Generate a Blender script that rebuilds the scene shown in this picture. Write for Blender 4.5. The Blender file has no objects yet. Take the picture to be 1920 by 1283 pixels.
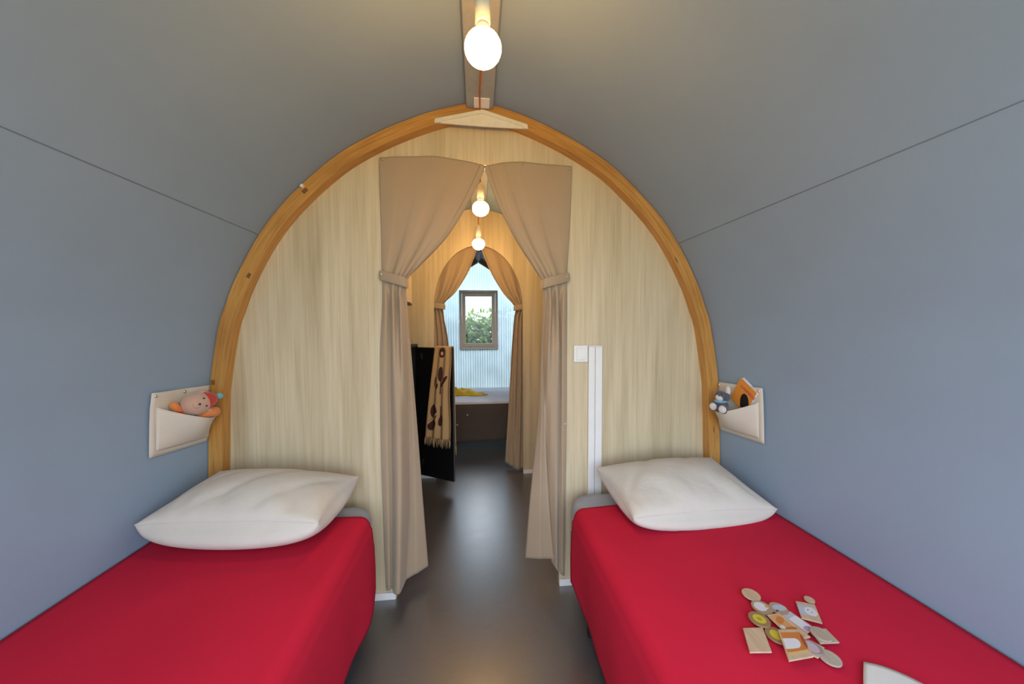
import bpy, bmesh, math, random
import numpy as np
from mathutils import Matrix, Vector

random.seed(7)
SC = bpy.context.scene
COL = SC.collection
PI = math.pi

# ------------------------------------------------------------------ camera
cam_d = bpy.data.cameras.new('camera')
cam = bpy.data.objects.new('camera', cam_d)
COL.objects.link(cam)
cam_d.sensor_width = 36.0
cam_d.sensor_fit = 'HORIZONTAL'
cam_d.lens = 650.0 / 1920.0 * 36.0
cam_d.clip_start = 0.02
cam.matrix_world = Matrix(((0.995037796, 0.008567180, -0.099128142, -0.02),
                           (-0.099409154, 0.043587091, -0.994091538, -1.70),
                           (-0.004195854, 0.999012897, 0.044222459, 1.335),
                           (0, 0, 0, 1)))
SC.camera = cam

# ------------------------------------------------------------------ world, sun, exposure
SKY_STRENGTH = 4.0
SUN_STRENGTH = 2.6
BULB_FRONT = 96.0
BULB_MID = 96.0
world = bpy.data.worlds.new('sky')
SC.world = world
world.use_nodes = True
wn, wl = world.node_tree.nodes, world.node_tree.links
wn.clear()
w_out = wn.new('ShaderNodeOutputWorld')
w_bg = wn.new('ShaderNodeBackground')
w_sky = wn.new('ShaderNodeTexSky')
w_sky.sky_type = 'NISHITA'
w_sky.sun_disc = False
w_sky.sun_elevation = math.radians(52)
w_sky.sun_rotation = math.radians(25)
w_sky.air_density = 1.0
w_sky.dust_density = 2.5
w_mul = wn.new('ShaderNodeMix'); w_mul.data_type = 'RGBA'; w_mul.blend_type = 'MULTIPLY'
w_mul.inputs[0].default_value = 1.0
w_mul.inputs[7].default_value = (0.16, 0.16, 0.16, 1)
w_mix = wn.new('ShaderNodeMix'); w_mix.data_type = 'RGBA'
w_mix.inputs[0].default_value = 0.62
w_mix.inputs[7].default_value = (0.86, 0.95, 1.05, 1)       # thin bright cloud veil
wl.new(w_sky.outputs[0], w_mul.inputs[6])
wl.new(w_mul.outputs[2], w_mix.inputs[6])
wl.new(w_mix.outputs[2], w_bg.inputs[0])
w_bg.inputs[1].default_value = SKY_STRENGTH
wl.new(w_bg.outputs[0], w_out.inputs[0])

sun_d = bpy.data.lights.new('sun', 'SUN')
sun_d.energy = SUN_STRENGTH
sun_d.angle = math.radians(2)
sun_d.color = (1.0, 0.95, 0.86)
sun = bpy.data.objects.new('sun', sun_d)
COL.objects.link(sun)
sun.rotation_euler = Vector((0.25, -0.62, -0.85)).to_track_quat('-Z', 'Y').to_euler()

# sampling portal in the open tent front (emits nothing itself)
por_d = bpy.data.lights.new('front_opening_portal', 'AREA')
por_d.shape = 'RECTANGLE'; por_d.size = 2.04; por_d.size_y = 2.30
por_d.cycles.is_portal = True
por = bpy.data.objects.new('front_opening_portal', por_d)
COL.objects.link(por)
por.location = (0.22, -2.06, 1.16)
por.rotation_euler = Vector((0, 1, 0)).to_track_quat('-Z', 'Y').to_euler()

vs = SC.view_settings
vs.view_transform = 'Standard'
vs.look = 'None'
vs.gamma = 1.0
vs.use_curve_mapping = False
vs.exposure = 0.62

# ------------------------------------------------------------------ helpers
ORG = {}

def reg(o, parent):
    if parent is not None:
        o.parent = parent
        ORG[o.name] = ORG[parent.name]
    else:
        ORG[o.name] = Vector((0, 0, 0))

def tag(o, label=None, cat=None, group=None, kind=None):
    if label: o['label'] = label
    if cat: o['category'] = cat
    if group: o['group'] = group
    if kind: o['kind'] = kind
    return o

def thing(name, label, cat, loc, group=None, kind=None):
    o = bpy.data.objects.new(name, None)
    o.empty_display_size = 0.05
    COL.objects.link(o)
    o.location = loc
    ORG[o.name] = Vector(loc)
    return tag(o, label, cat, group, kind)

def mesh(name, verts, faces, mat, parent=None, smooth=False, uv=None, origin=None):
    """verts are world coordinates; the object sits in its parent's frame"""
    org = ORG[parent.name] if parent is not None else Vector(origin or (0, 0, 0))
    me = bpy.data.meshes.new(name)
    me.from_pydata([(v[0]-org[0], v[1]-org[1], v[2]-org[2]) for v in verts], [], [tuple(f) for f in faces])
    me.validate()
    if uv is not None:
        l = me.uv_layers.new(name='UVMap')
        for lp in me.loops:
            l.data[lp.index].uv = uv[lp.vertex_index]
    bm = bmesh.new(); bm.from_mesh(me)
    bmesh.ops.recalc_face_normals(bm, faces=bm.faces)
    bm.to_mesh(me); bm.free()
    if smooth:
        for p in me.polygons: p.use_smooth = True
    if mat is not None: me.materials.append(mat)
    o = bpy.data.objects.new(name, me)
    COL.objects.link(o)
    if parent is None and origin is not None:
        o.location = origin
        ORG[o.name] = Vector(origin)
    else:
        reg(o, parent)
    return o

def solidify(o, t, offset=0.0):
    m = o.modifiers.new('thickness', 'SOLIDIFY'); m.thickness = t; m.offset = offset
    return o

def bevel(o, w, seg=2):
    m = o.modifiers.new('round', 'BEVEL'); m.width = w; m.segments = seg
    m.limit_method = 'ANGLE'; m.angle_limit = math.radians(40)
    return o

def subsurf(o, n=1):
    m = o.modifiers.new('smooth', 'SUBSURF'); m.levels = n; m.render_levels = n
    return o

def shade_auto(o):
    for p in o.data.polygons: p.use_smooth = True
    return o

def box_vf(x0, x1, y0, y1, z0, z1):
    v = [(x, y, z) for z in (z0, z1) for y in (y0, y1) for x in (x0, x1)]
    f = [(0, 2, 3, 1), (4, 5, 7, 6), (0, 1, 5, 4), (2, 6, 7, 3), (0, 4, 6, 2), (1, 3, 7, 5)]
    return v, f

def box(name, x0, x1, y0, y1, z0, z1, mat, parent=None, bev=0.0, seg=2, origin=None):
    v, f = box_vf(x0, x1, y0, y1, z0, z1)
    o = mesh(name, v, f, mat, parent, origin=origin)
    if bev: bevel(o, bev, seg)
    return o

def join_vf(parts):
    V, F = [], []
    for v, f in parts:
        n = len(V); V += list(v); F += [tuple(i+n for i in q) for q in f]
    return V, F

def frame_axes(d):
    d = Vector(d).normalized()
    a = Vector((0, 0, 1)) if abs(d.z) < 0.9 else Vector((1, 0, 0))
    s = d.cross(a).normalized()
    return s, d.cross(s).normalized()

def tube_vf(path, r, n=10):
    path = [Vector(p) for p in path]
    V, F = [], []
    for i, p in enumerate(path):
        d = path[min(i+1, len(path)-1)] - path[max(i-1, 0)]
        s, t = frame_axes(d)
        rr = r[i] if isinstance(r, (list, tuple)) else r
        for k in range(n):
            a = 2*PI*k/n
            V.append(p + (s*math.cos(a) + t*math.sin(a))*rr)
    for i in range(len(path)-1):
        for k in range(n):
            k2 = (k+1) % n
            F.append((i*n+k, i*n+k2, (i+1)*n+k2, (i+1)*n+k))
    F.append(tuple(range(n))[::-1])
    F.append(tuple((len(path)-1)*n+k for k in range(n)))
    return V, F

def lathe_vf(prof, c, axis=(0, 0, 1), n=24):
    """prof: (radius, height) pairs along axis from c"""
    ax = Vector(axis).normalized(); s, t = frame_axes(ax); c = Vector(c)
    V, F = [], []
    for r, h in prof:
        for k in range(n):
            a = 2*PI*k/n
            V.append(c + ax*h + (s*math.cos(a)+t*math.sin(a))*r)
    for i in range(len(prof)-1):
        for k in range(n):
            k2 = (k+1) % n
            F.append((i*n+k, i*n+k2, (i+1)*n+k2, (i+1)*n+k))
    F.append(tuple(range(n))[::-1])
    F.append(tuple((len(prof)-1)*n+k for k in range(n)))
    return V, F

def blob_vf(c, r, n=20, m=14, rot=None):
    """ellipsoid"""
    c = Vector(c); V, F = [], []
    for i in range(m+1):
        th = PI*i/m
        for k in range(n):
            ph = 2*PI*k/n
            p = Vector((r[0]*math.sin(th)*math.cos(ph), r[1]*math.sin(th)*math.sin(ph), r[2]*math.cos(th)))
            if rot is not None: p = rot @ p
            V.append(c+p)
    for i in range(m):
        for k in range(n):
            k2 = (k+1) % n
            F.append((i*n+k, i*n+k2, (i+1)*n+k2, (i+1)*n+k))
    return V, F

def cr(P, n):
    """Catmull-Rom resample of control points P (k,d) to n points, uniform in control index"""
    P = np.array(P, float); k = len(P)
    t = np.linspace(0, k-1, n); i = np.minimum(t.astype(int), k-2); f = (t-i)[:, None]
    p0 = P[np.maximum(i-1, 0)]; p1 = P[i]; p2 = P[i+1]; p3 = P[np.minimum(i+2, k-1)]
    return 0.5*((2*p1)+(-p0+p2)*f+(2*p0-5*p1+4*p2-p3)*f**2+(-p0+3*p1-3*p2+p3)*f**3)

def cr_len(P, n):
    """Catmull-Rom, then even arc-length"""
    Q = cr(P, 400)
    s = np.r_[0, np.cumsum(np.linalg.norm(np.diff(Q, axis=0), axis=1))]
    t = np.linspace(0, s[-1], n)
    return np.stack([np.interp(t, s, Q[:, j]) for j in range(Q.shape[1])], 1)

def grid_vf(G):
    nu, nv = G.shape[0], G.shape[1]
    V = [tuple(G[i, j]) for i in range(nu) for j in range(nv)]
    F = [(i*nv+j, i*nv+j+1, (i+1)*nv+j+1, (i+1)*nv+j) for i in range(nu-1) for j in range(nv-1)]
    UV = [(j/(nv-1), i/(nu-1)) for i in range(nu) for j in range(nv)]
    return V, F, UV

def prism_vf(poly, y0, y1):
    """poly in (x,z), extruded along y"""
    n = len(poly)
    V = [(x, y0, z) for x, z in poly] + [(x, y1, z) for x, z in poly]
    F = [tuple(range(n)), tuple(range(2*n-1, n-1, -1))]
    F += [(i, (i+1) % n, n+(i+1) % n, n+i) for i in range(n)]
    return V, F

# ------------------------------------------------------------------ materials
def new_mat(name):
    m = bpy.data.materials.new(name); m.use_nodes = True
    nt = m.node_tree
    b = nt.nodes['Principled BSDF']
    return m, nt, b

def N(nt, kind, **kw):
    n = nt.nodes.new(kind)
    for k, v in kw.items(): setattr(n, k, v)
    return n

def coords(nt, scale=(1, 1, 1), which='Object', rot=(0, 0, 0), loc=(0, 0, 0)):
    tc = N(nt, 'ShaderNodeTexCoord'); mp = N(nt, 'ShaderNodeMapping')
    mp.inputs['Scale'].default_value = scale
    mp.inputs['Rotation'].default_value = rot
    mp.inputs['Location'].default_value = loc
    nt.links.new(tc.outputs[which], mp.inputs[0])
    return mp.outputs[0]

def noise(nt, vec, scale, detail=4, rough=0.55):
    n = N(nt, 'ShaderNodeTexNoise')
    n.inputs['Scale'].default_value = scale; n.inputs['Detail'].default_value = detail
    n.inputs['Roughness'].default_value = rough
    if vec is not None: nt.links.new(vec, n.inputs['Vector'])
    return n.outputs[0]

def ramp(nt, fac, stops):
    r = N(nt, 'ShaderNodeValToRGB')
    e = r.color_ramp.elements
    e[0].position, e[0].color = stops[0][0], (*stops[0][1], 1)
    e[1].position, e[1].color = stops[-1][0], (*stops[-1][1], 1)
    for p, c in stops[1:-1]:
        x = e.new(p); x.color = (*c, 1)
    nt.links.new(fac, r.inputs[0])
    return r.outputs[0]

def mixc(nt, fac, a, b, mode='MIX'):
    m = N(nt, 'ShaderNodeMix', data_type='RGBA', blend_type=mode)
    if isinstance(fac, (int, float)): m.inputs[0].default_value = fac
    else: nt.links.new(fac, m.inputs[0])
    for i, c in ((6, a), (7, b)):
        if isinstance(c, tuple): m.inputs[i].default_value = (*c[:3], 1)
        else: nt.links.new(c, m.inputs[i])
    return m.outputs[2]

def bump(nt, b, height, strength=0.2, dist=0.01):
    n = N(nt, 'ShaderNodeBump')
    n.inputs['Strength'].default_value = strength; n.inputs['Distance'].default_value = dist
    nt.links.new(height, n.inputs['Height']); nt.links.new(n.outputs[0], b.inputs['Normal'])

def plain(name, col, rough=0.6, var=0.06, scale=40, metal=0.0, bmp=0.0, spec=0.5, sheen=0.0):
    m, nt, b = new_mat(name)
    v = coords(nt)
    f = noise(nt, v, scale)
    c0 = tuple(max(0, c*(1-var)) for c in col); c1 = tuple(min(1, c*(1+var)) for c in col)
    nt.links.new(ramp(nt, f, [(0.3, c0), (0.7, c1)]), b.inputs['Base Color'])
    b.inputs['Roughness'].default_value = rough
    b.inputs['Metallic'].default_value = metal
    b.inputs['Specular IOR Level'].default_value = spec
    if sheen:
        b.inputs['Sheen Weight'].default_value = sheen
    if bmp: bump(nt, b, f, bmp, 0.004)
    return m

def fabric(name, col, var=0.05, weave=900, rough=0.85, big=6, bigvar=0.06, sheen=0.2, wr=0.0, transl=0.0):
    m, nt, b = new_mat(name)
    v = coords(nt)
    f1 = noise(nt, v, weave, 2); f2 = noise(nt, v, big, 4)
    ca = ramp(nt, f1, [(0.3, tuple(c*(1-var) for c in col)), (0.7, tuple(min(1, c*(1+var)) for c in col))])
    cb = ramp(nt, f2, [(0.3, (1-bigvar,)*3), (0.7, (1, 1, 1))])
    c = mixc(nt, 1.0, ca, cb, 'MULTIPLY')
    nt.links.new(c, b.inputs['Base Color'])
    b.inputs['Roughness'].default_value = rough
    b.inputs['Sheen Weight'].default_value = sheen
    b.inputs['Specular IOR Level'].default_value = 0.2
    if wr:
        f3 = noise(nt, v, 14, 3, 0.5)
        bump(nt, b, f3, wr, 0.02)
    else:
        bump(nt, b, f1, 0.12, 0.001)
    if transl:
        t = N(nt, 'ShaderNodeBsdfTranslucent'); nt.links.new(c, t.inputs[0])
        mx = N(nt, 'ShaderNodeMixShader'); mx.inputs[0].default_value = transl
        out = nt.nodes['Material Output']
        nt.links.new(b.outputs[0], mx.inputs[1]); nt.links.new(t.outputs[0], mx.inputs[2])
        nt.links.new(mx.outputs[0], out.inputs[0])
    return m

def emission(name, col, strength):
    m, nt, b = new_mat(name)
    b.inputs['Base Color'].default_value = (0.9, 0.9, 0.9, 1)
    b.inputs['Emission Color'].default_value = (*col, 1)
    b.inputs['Emission Strength'].default_value = strength
    b.inputs['Roughness'].default_value = 0.3
    return m

def oak_laminate():
    m, nt, b = new_mat('pale_oak_laminate')
    v = coords(nt, (34, 34, 1.6))
    f1 = noise(nt, v, 1.0, 6, 0.6)
    v2 = coords(nt, (7, 7, 0.55), loc=(3, 1, 2))
    f2 = noise(nt, v2, 1.0, 3, 0.5)
    v3 = coords(nt, (140, 140, 3.0))
    f3 = noise(nt, v3, 1.0, 2, 0.5)
    c1 = ramp(nt, f1, [(0.25, (0.49, 0.40, 0.255)), (0.5, (0.62, 0.522, 0.352)), (0.8, (0.69, 0.595, 0.425))])
    c2 = ramp(nt, f2, [(0.33, (0.84, 0.82, 0.77)), (0.55, (1, 1, 1)), (0.8, (1.0, 0.985, 0.95))])
    c3 = ramp(nt, f3, [(0.3, (0.90, 0.89, 0.86)), (0.6, (1, 1, 1))])
    c = mixc(nt, 1.0, mixc(nt, 1.0, c1, c2, 'MULTIPLY'), c3, 'MULTIPLY')
    nt.links.new(c, b.inputs['Base Color'])
    b.inputs['Roughness'].default_value = 0.5
    bump(nt, b, f3, 0.05, 0.001)
    return m

def pine():
    m, nt, b = new_mat('varnished_pine')
    v = coords(nt, (5, 90, 1), 'UV')
    f1 = noise(nt, v, 1.0, 5, 0.6)
    v2 = coords(nt, (2.2, 6, 1), 'UV', loc=(1.3, 0, 0))
    f2 = noise(nt, v2, 1.0, 3)
    c1 = ramp(nt, f1, [(0.28, (0.40, 0.175, 0.035)), (0.5, (0.56, 0.275, 0.065)), (0.75, (0.66, 0.36, 0.10))])
    c2 = ramp(nt, f2, [(0.3, (0.80, 0.76, 0.70)), (0.6, (1, 1, 1))])
    c = mixc(nt, 1.0, c1, c2, 'MULTIPLY')
    vo = N(nt, 'ShaderNodeTexVoronoi'); vo.inputs['Scale'].default_value = 1.0
    nt.links.new(coords(nt, (3.1, 16, 1), 'UV', loc=(.4, .3, 0)), vo.inputs['Vector'])
    k = ramp(nt, vo.outputs['Distance'], [(0.03, (1, 1, 1)), (0.085, (0, 0, 0))])
    c = mixc(nt, k, c, (0.16, 0.05, 0.012))
    nt.links.new(c, b.inputs['Base Color'])
    b.inputs['Roughness'].default_value = 0.42
    return m

def vinyl_floor():
    m, nt, b = new_mat('dark_vinyl_floor')
    v = coords(nt)
    f1 = noise(nt, v, 3.2, 3, 0.5); f2 = noise(nt, coords(nt, (1, 2.2, 1)), 26, 5, 0.65)
    f3 = noise(nt, coords(nt, (3, 6, 1)), 3.0, 2, 0.5)
    c1 = ramp(nt, f1, [(0.3, (0.056, 0.057, 0.066)), (0.7, (0.084, 0.084, 0.096))])
    c2 = ramp(nt, f2, [(0.3, (0.86, 0.86, 0.86)), (0.7, (1.12, 1.12, 1.12))])
    c = mixc(nt, 1.0, c1, c2, 'MULTIPLY')
    nt.links.new(c, b.inputs['Base Color'])
    r = ramp(nt, f3, [(0.15, (0.295, 0.295, 0.295)), (0.85, (0.335, 0.335, 0.335))])
    nt.links.new(r, b.inputs['Roughness'])
    b.inputs['IOR'].default_value = 2.6
    return m

def polycarbonate():
    m, nt, b = new_mat('ribbed_polycarbonate')
    out = nt.nodes['Material Output']
    v = coords(nt, (30, 0, 0))
    w = N(nt, 'ShaderNodeTexWave'); w.inputs['Scale'].default_value = 0.32; w.wave_profile = 'SIN'; w.inputs['Distortion'].default_value = 2.5; w.inputs['Detail Scale'].default_value = 2.0
    nt.links.new(v, w.inputs[0])
    f = noise(nt, coords(nt, (1.6, 1, 1.2)), 1.5, 2)
    tint = ramp(nt, f, [(0.35, (0.22, 0.295, 0.35)), (0.65, (0.31, 0.395, 0.46))])
    t = N(nt, 'ShaderNodeBsdfTranslucent'); nt.links.new(tint, t.inputs[0])
    g = N(nt, 'ShaderNodeBsdfGlossy'); g.inputs['Roughness'].default_value = 0.25
    tr = N(nt, 'ShaderNodeBsdfTransparent'); nt.links.new(tint, tr.inputs[0])
    m1 = N(nt, 'ShaderNodeMixShader')
    st = ramp(nt, w.outputs[0], [(0.1, (0.14, 0.14, 0.14)), (0.9, (0.45, 0.45, 0.45))])
    nt.links.new(st, m1.inputs[0])
    nt.links.new(t.outputs[0], m1.inputs[1]); nt.links.new(tr.outputs[0], m1.inputs[2])
    m2 = N(nt, 'ShaderNodeMixShader'); m2.inputs[0].default_value = 0.10
    nt.links.new(m1.outputs[0], m2.inputs[1]); nt.links.new(g.outputs[0], m2.inputs[2])
    nt.links.new(m2.outputs[0], out.inputs[0])
    return m

def window_glass():
    m, nt, b = new_mat('window_glass')
    out = nt.nodes['Material Output']
    tr = N(nt, 'ShaderNodeBsdfTransparent'); tr.inputs[0].default_value = (0.97, 0.985, 0.98, 1)
    g = N(nt, 'ShaderNodeBsdfGlossy'); g.inputs['Roughness'].default_value = 0.02
    fr = N(nt, 'ShaderNodeFresnel'); fr.inputs[0].default_value = 1.3
    mx = N(nt, 'ShaderNodeMixShader')
    nt.links.new(fr.outputs[0], mx.inputs[0]); nt.links.new(tr.outputs[0], mx.inputs[1]); nt.links.new(g.outputs[0], mx.inputs[2])
    nt.links.new(mx.outputs[0], out.inputs[0])
    return m

def printed(name, base, shapes, rough=0.6, grain=(60, 4, 60)):
    """flat print on UV: shapes = (kind, colour, cx, cy, rx, ry, rot)"""
    m, nt, b = new_mat(name)
    f = noise(nt, coords(nt, grain), 2.0, 4)
    c = ramp(nt, f, [(0.3, tuple(x*0.86 for x in base)), (0.7, tuple(min(1, x*1.08) for x in base))])
    tc = N(nt, 'ShaderNodeTexCoord')
    for kind, col, cx, cy, rx, ry, rot in shapes:
        mp = N(nt, 'ShaderNodeMapping', vector_type='TEXTURE')
        mp.inputs['Location'].default_value = (cx, cy, 0)
        mp.inputs['Rotation'].default_value = (0, 0, rot)
        mp.inputs['Scale'].default_value = (rx, ry, 1)
        nt.links.new(tc.outputs['UV'], mp.inputs[0])
        if kind == 'e':
            l = N(nt, 'ShaderNodeVectorMath', operation='LENGTH'); nt.links.new(mp.outputs[0], l.inputs[0]); d = l.outputs['Value']
        else:
            a = N(nt, 'ShaderNodeVectorMath', operation='ABSOLUTE'); nt.links.new(mp.outputs[0], a.inputs[0])
            s = N(nt, 'ShaderNodeSeparateXYZ'); nt.links.new(a.outputs[0], s.inputs[0])
            mxx = N(nt, 'ShaderNodeMath', operation='MAXIMUM'); nt.links.new(s.outputs[0], mxx.inputs[0]); nt.links.new(s.outputs[1], mxx.inputs[1]); d = mxx.outputs[0]
        lt = N(nt, 'ShaderNodeMath', operation='LESS_THAN'); lt.inputs[1].default_value = 1.0
        nt.links.new(d, lt.inputs[0])
        c = mixc(nt, lt.outputs[0], c, col)
    nt.links.new(c, b.inputs['Base Color'])
    b.inputs['Roughness'].default_value = rough
    return m

M = {}
M['membrane'] = plain('blue_grey_lining', (0.268, 0.365, 0.482), 0.55, 0.02, 5, spec=0.3)
M['seam'] = plain('seam_thread', (0.22, 0.27, 0.33), 0.7, 0.05, 40)
M['oak'] = oak_laminate()
M['pine'] = pine()
M['floor'] = vinyl_floor()
M['ridge'] = plain('grey_painted_ridge', (0.31, 0.34, 0.36), 0.5, 0.05, 30)
M['white_plastic'] = plain('white_plastic', (0.78, 0.78, 0.77), 0.35, 0.02, 20)
M['white_paint'] = plain('white_painted_wood', (0.74, 0.70, 0.60), 0.5, 0.05, 30)
M['chrome'] = plain('nickel_stud', (0.72, 0.68, 0.60), 0.28, 0.05, 60, metal=1.0)
M['curtain'] = fabric('beige_cotton', (0.46, 0.345, 0.235), 0.04, 1200, 0.8, 5, 0.05, 0.25, transl=0.10)
M['red'] = fabric('red_cotton_cover', (0.56, 0.014, 0.046), 0.07, 1100, 0.95, 4, 0.08, 0.0)
M['sheet'] = fabric('grey_white_sheet', (0.37, 0.395, 0.45), 0.03, 900, 0.8, 18, 0.08, 0.1, wr=0.25)
M['pillow'] = fabric('white_pillowcase', (0.62, 0.585, 0.525), 0.03, 900, 0.85, 5, 0.04, 0.1, wr=0.30)
M['canvas'] = fabric('natural_canvas', (0.66, 0.61, 0.52), 0.05, 800, 0.9, 9, 0.05, 0.1)
M['bedbase'] = plain('grey_bed_base', (0.30, 0.31, 0.33), 0.6, 0.06, 30)
M['black_metal'] = plain('black_metal', (0.012, 0.012, 0.013), 0.5, 0.1, 30)
M['black_lam'] = plain('black_laminate', (0.006, 0.006, 0.007), 0.45, 0.1, 30, spec=0.25)
M['black_edge'] = plain('dark_edge_band', (0.07, 0.075, 0.085), 0.4, 0.1, 30)
M['cord'] = plain('orange_cord', (0.50, 0.10, 0.012), 0.7, 0.1, 300)
M['socket'] = plain('white_socket', (0.62, 0.60, 0.55), 0.4, 0.03, 20)
M['bulb_front'] = emission('warm_bulb_front', (1.0, 0.49, 0.105), BULB_FRONT)
M['bulb_mid'] = emission('warm_bulb_mid', (1.0, 0.58, 0.22), BULB_MID)
M['taupe'] = fabric('taupe_bed_skirt', (0.088, 0.068, 0.058), 0.06, 900, 0.9, 7, 0.1, 0.1)
M['farsheet'] = fabric('lilac_white_sheet', (0.60, 0.58, 0.62), 0.03, 900, 0.85, 6, 0.05, 0.1)
M['ochre'] = fabric('ochre_throw', (0.82, 0.55, 0.03), 0.10, 500, 0.9, 20, 0.25, 0.2)
M['poly'] = polycarbonate()
M['glass'] = window_glass()
M['winframe'] = plain('taupe_window_frame', (0.76, 0.70, 0.67), 0.45, 0.04, 30)
M['brown_wood'] = plain('silhouette_dark_beam', (0.16, 0.09, 0.05), 0.6, 0.15, 40)  # backlit silhouette tone put into the wood colour
M['grass'] = plain('lawn', (0.13, 0.22, 0.05), 0.9, 0.35, 30)
M['deck'] = plain('grey_wood_deck', (0.38, 0.34, 0.29), 0.8, 0.15, 20)
M['render'] = plain('white_house_render', (0.80, 0.79, 0.77), 0.9, 0.03, 10)
M['tile'] = plain('pale_tile_roof', (0.50, 0.40, 0.26), 0.8, 0.15, 20)
M['houseglass'] = plain('dark_house_pane', (0.10, 0.12, 0.14), 0.15, 0.1, 5)

# ------------------------------------------------------------------ vault profile
HALF = [(1.250, 0.0), (1.243, 0.40), (1.226, 0.66), (1.212, 1.00), (1.201, 1.10), (1.179, 1.235), (1.154, 1.36),
        (1.128, 1.43), (1.088, 1.537), (1.002, 1.704), (0.906, 1.846), (0.784, 1.978), (0.638, 2.106),
        (0.496, 2.195), (0.344, 2.269), (0.202, 2.324), (0.071, 2.360), (0.0, 2.374)]
PROF = cr_len(HALF, 61)                  # right half from floor to apex
SEAM_Z = 1.737
SEAM_I = int(np.argmin(abs(PROF[:, 1]-SEAM_Z)))

def offset(P, d):
    """inward offset of half profile by d (positive = towards room)"""
    T = np.gradient(P, axis=0); T /= np.linalg.norm(T, axis=1)[:, None]
    Nn = np.stack([-T[:, 1], T[:, 0]], 1)      # left normal: points to the room for right half going up
    Q = P + Nn*d
    return Q

# ------------------------------------------------------------------ setting
def shell(name, idx0, idx1, side, y0, y1, d, mat, label):
    """membrane strip, side +1/-1/0(both)"""
    P = offset(PROF, d)[idx0:idx1+1]; Q = offset(PROF, d-0.012)[idx0:idx1+1]
    if side == 0:
        P = np.vstack([P*[1, 1], (P*[-1, 1])[::-1][1:]]); Q = np.vstack([Q, (Q*[-1, 1])[::-1][1:]])
        mid = len(P)//2
        P[mid, 0] = 0; Q[mid, 0] = 0
    elif side < 0:
        P = P*[-1, 1]; Q = Q*[-1, 1]
    n = len(P)
    V = [(x, y, z) for y in (y0, y1) for x, z in P] + [(x, y, z) for y in (y0, y1) for x, z in Q]
    F = []
    for i in range(n-1):
        F.append((i, i+1, n+i+1, n+i)); F.append((2*n+i, 3*n+i, 3*n+i+1, 2*n+i+1))
        F.append((i, 2*n+i, 2*n+i+1, i+1)); F.append((n+i, n+i+1, 3*n+i+1, 3*n+i))
    F.append((0, n, 3*n, 2*n)); F.append((n-1, 3*n-1, 4*n-1, 2*n-1))
    o = mesh(name, V, F, mat, smooth=False)
    for p in o.data.polygons:
        p.use_smooth = abs(p.normal.y) < 0.5
    m = o.modifiers.new('es', 'EDGE_SPLIT'); m.split_angle = math.radians(28)
    return tag(o, label, 'wall' if side else 'ceiling', kind='structure')

YF, YP2 = -2.04, 1.375
shell('wall_right', 0, SEAM_I+1, 1, YF, YP2+0.03, 0.0, M['membrane'], 'blue-grey lining wall on the right, below the seam')
shell('wall_left', 0, SEAM_I+1, -1, YF, YP2+0.03, 0.0, M['membrane'], 'blue-grey lining wall on the left, below the seam')
shell('ceiling', SEAM_I, 60, 0, YF, YP2+0.03, 0.0012, M['membrane'], 'curved blue-grey lining ceiling rising to the ridge')

# added unseen canvas sheet that holds back daylight at the left of the front
M['flap'] = fabric('shade_flap_canvas', (0.40, 0.40, 0.39), 0.05, 700, 0.9, 6, 0.05, 0.1)
P_ = [tuple(p) for p in offset(PROF, 0.03) if p[0] > 0.80]
V, F = prism_vf([(-x, z) for x, z in [(0.80, 0.0)] + P_ + [(0.80, P_[-1][1])]], YF-0.012, YF-0.004)
tag(mesh('added_shade_flap', V, F, M['flap']), 'added grey canvas flap holding back daylight at the left of the tent front', 'wall', kind='structure')

for k_, s_ in ((1, -1), (2, 1)):
    p_ = offset(PROF, 0.0016)[SEAM_I]
    V, F = tube_vf([(s_*p_[0], YF, p_[1]), (s_*p_[0], -0.06, p_[1])], 0.0009, 6)
    tag(mesh('trim_%d' % k_, V, F, M['seam'], smooth=True), 'thin welded seam along the lining, %s side' % ('left' if s_ < 0 else 'right'), 'trim', kind='structure')

fl = box('floor', -1.30, 1.30, YF, 3.12, -0.05, 0.0, M['floor'])
tag(fl, 'dark grey-brown vinyl floor running through the rooms', 'floor', kind='structure')

def opening(cx, hw, spring, top, n=24):
    """door outline from right foot over the top to left foot"""
    pts = [(cx+hw, 0.0)]
    for k in range(n+1):
        a = PI*k/n
        pts.append((cx+hw*math.cos(a), spring+(top-spring)*math.sin(a)))
    pts.append((cx-hw, 0.0))
    return pts

def partition(name, y0, y1, cx, hw, spring, top, label):
    P = offset(PROF, 0.004)
    outer = [tuple(p) for p in P[:-1]] + [(0.0, P[-1][1])] + [(-x, z) for x, z in P[:-1][::-1]]
    inner = opening(cx, hw, spring, top)
    # left foot of shell -> left foot of door: polygon = outer (right floor .. left floor) + inner reversed
    poly = outer + inner[::-1]
    V, F = prism_vf(poly, y0, y1)
    return tag(mesh(name, V, F, M['oak']), label, 'wall', kind='structure')

partition('wall_front_partition', 0.0, 0.03, -0.02, 0.408, 1.52, 2.112, 'pale oak laminate partition with the curtained doorway')
partition('wall_rear_partition', YP2, YP2+0.03, -0.005, 0.390, 1.50, 2.045, 'pale oak laminate partition with arched opening to far bedroom')

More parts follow.
